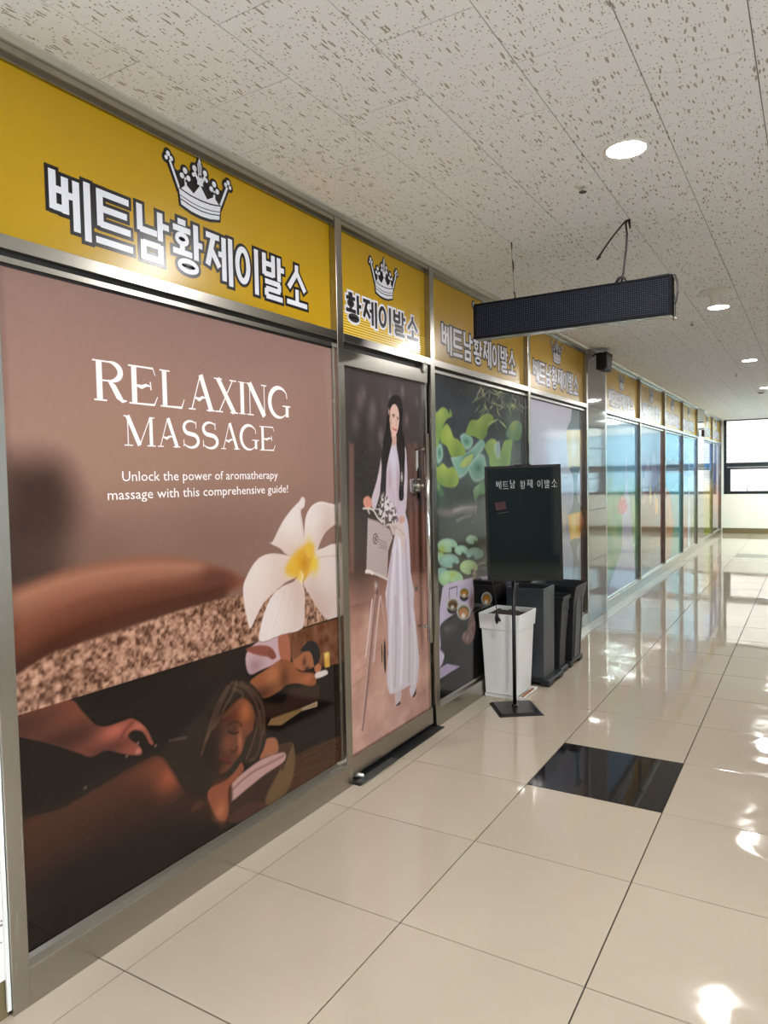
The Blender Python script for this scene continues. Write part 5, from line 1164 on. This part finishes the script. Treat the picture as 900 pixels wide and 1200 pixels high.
# ------------------------------------------------ posters beyond the pillar, seen at a steep slant
def far_canvas(a, b_): return Canvas(a + .0005, b_ - .0005, Z0, Z1, 0.010)
def paint_far():
    r = np.random.RandomState(3)
    # garden with white spire and lotus
    a, b_ = 6.27, 7.96; c = far_canvas(a, b_); w = b_ - a
    c.grad([(0.1, (120, 140, 170)), (0.5, (130, 170, 150)), (1.1, (110, 166, 150)), (1.4, (112, 162, 196)), (2.05, (120, 176, 214))])
    for k in range(60): c.blob((a + w * r.rand(), .35 + 1.0 * r.rand()), .14, .12, [(84, 150, 118), (150, 186, 96), (70, 130, 110), (176, 196, 120)][r.randint(4)], .5)
    f = lambda *q: [(a + w * x_, z_) for x_, z_ in q]
    c.poly(f((.50, 1.0), (.58, 1.25), (.60, 1.45), (.62, 1.68), (.64, 1.45), (.68, 1.25), (.76, 1.0), (.82, .6), (.84, .12), (.10, .12), (.30, .40), (.46, .55), (.50, .75)), (184, 188, 222), soft=.02)
    for k in range(6): c.line(f((.52 + .05 * k, 1.1), (.45 + .07 * k, .3)), .02, (150, 156, 196), soft=.03, a=.4)
    for k in range(9):
        t = math.pi * (k + .5) / 9; c.poly(f((.50, .98), (.50 + .12 * math.cos(t) - .03, .98 + .14 * math.sin(t)), (.50 + .17 * math.cos(t), .98 + .22 * math.sin(t)), (.50 + .12 * math.cos(t) + .03, .98 + .12 * math.sin(t))), (206, 70, 110) if k % 2 else (226, 110, 140), soft=.012)
    shop_window(a, b_, 'window poster of white spire and pink lotus in a garden', c)
    # lanterns
    a, b_ = 8.01, 9.70; c = far_canvas(a, b_); w = b_ - a
    c.grad([(0.1, (110, 120, 140)), (0.5, (120, 104, 96)), (1.0, (140, 96, 84)), (1.3, (126, 130, 170)), (2.05, (136, 160, 206))]); f = lambda *q: [(a + w * x_, z_) for x_, z_ in q]
    for k in range(26):
        x_, z_ = r.rand(), .35 + 1.0 * r.rand(); c.blob(f((x_, z_))[0], .05 + .05 * r.rand(), .07, [(206, 150, 70), (190, 70, 60), (226, 190, 120), (150, 60, 70), (120, 130, 110)][r.randint(5)], .8)
    c.blob(f((.70, .98))[0], .11, .12, (236, 166, 60), 1, hard=.2); c.blob(f((.45, 1.15))[0], .07, .13, (226, 190, 110), 1, hard=.25); c.poly(f((.2, 1.3), (.35, 1.6), (.5, 1.3)), (170, 160, 200), soft=.03); c.poly(f((.45, 1.3), (.6, 1.75), (.75, 1.3)), (160, 160, 204), soft=.03)
    c.poly(f((.84, .12), (1, .12), (1, 2.05), (.90, 2.05), (.84, 1.2)), (112, 38, 44), soft=.05, a=.8, smooth=False); c.poly(f((0, .12), (.9, .12), (.9, .42), (0, .30)), (128, 134, 150), soft=.05, smooth=False)
    shop_window(a, b_, 'window poster of round orange lanterns at dusk', c)
    # bay with limestone islands
    a, b_ = 9.75, 11.38; c = far_canvas(a, b_); w = b_ - a
    c.grad([(0.1, (70, 160, 160)), (0.6, (60, 160, 166)), (1.2, (56, 164, 196)), (1.5, (96, 170, 216)), (2.05, (70, 140, 210))]); f = lambda *q: [(a + w * x_, z_) for x_, z_ in q]
    for x_, h_2 in ((.05, .14), (.22, .20), (.36, .16), (.5, .24), (.66, .18), (.8, .22), (.95, .16)): c.poly(f((x_ - .09, 1.46), (x_ - .04, 1.46 + h_2), (x_ + .03, 1.46 + h_2 * .9), (x_ + .09, 1.46)), (84, 104, 130), soft=.015)
    c.poly(f((0, .12), (.6, .12), (.7, .35), (.62, .6), (.42, .9), (.3, 1.15), (.12, 1.2), (0, 1.1)), (196, 130, 96), soft=.04); c.poly(f((.36, .12), (.5, .5), (.62, .6), (.74, .3), (.7, .12)), (56, 172, 160), soft=.03)
    for k in range(12): c.blob(f((.1 + .5 * r.rand(), .4 + .6 * r.rand()))[0], .04, .1, [(226, 176, 130), (180, 96, 70), (150, 130, 110)][r.randint(3)], .7)
    shop_window(a, b_, 'window poster of turquoise bay with limestone islands', c)
    # waterfall and tower
    a, b_ = 11.43, 13.10; c = far_canvas(a, b_); w = b_ - a
    c.grad([(0.1, (150, 130, 130)), (0.5, (130, 140, 110)), (1.1, (140, 160, 180)), (1.5, (110, 150, 196)), (2.05, (110, 160, 220))]); f = lambda *q: [(a + w * x_, z_) for x_, z_ in q]
    c.poly(f((.40, .2), (.46, 1.0), (.5, 1.8), (.54, 1.0), (.62, .2)), (206, 212, 236), soft=.03); c.poly(f((0, .12), (.3, .12), (.26, .7), (.1, 1.0), (0, .9)), (196, 130, 124), soft=.06)
    for k in range(24): c.blob(f((.55 + .45 * r.rand(), .2 + .8 * r.rand()))[0], .06, .07, [(96, 130, 80), (190, 190, 170), (130, 150, 110)][r.randint(3)], .6)
    c.poly(f((0, 1.45), (.3, 1.52), (.6, 1.46), (1, 1.52), (1, 1.4), (0, 1.38)), (78, 92, 124), soft=.03)
    shop_window(a, b_, 'window poster with white waterfall just before the far pillar', c)
    # rice terraces
    a, b_ = 14.0, 15.45; c = far_canvas(a, b_); w = b_ - a
    c.grad([(0.1, (130, 140, 40)), (0.5, (150, 150, 60)), (1.0, (196, 150, 90)), (1.35, (150, 170, 190)), (1.6, (70, 140, 210)), (2.05, (40, 110, 200))]); f = lambda *q: [(a + w * x_, z_) for x_, z_ in q]
    for k in range(10): c.line(f((0, .2 + .1 * k), (.5, .26 + .1 * k), (1, .18 + .1 * k)), .03, (206, 186, 90) if k % 2 else (90, 120, 40), soft=.03, a=.7)
    c.poly(f((0, 1.38), (.2, 1.55), (.4, 1.42), (.6, 1.6), (.8, 1.45), (1, 1.5), (1, 1.3), (0, 1.3)), (70, 90, 100), soft=.02)
    shop_window(a, b_, 'window poster of yellow-green terraces under deep blue sky', c)
    # street market
    a, b_ = 15.5, 17.05; c = far_canvas(a, b_); w = b_ - a
    c.grad([(0.1, (40, 36, 40)), (0.4, (110, 70, 60)), (0.9, (206, 130, 84)), (1.3, (90, 110, 170)), (2.05, (150, 170, 210))]); f = lambda *q: [(a + w * x_, z_) for x_, z_ in q]
    for k in range(26): c.blob(f((r.rand(), .3 + 1.3 * r.rand()))[0], .07, .14, [(226, 120, 80), (60, 80, 160), (240, 200, 160), (190, 60, 60), (70, 60, 90)][r.randint(5)], .75)
    shop_window(a, b_, 'window poster with warm street scene next to end window', c)
paint_far()
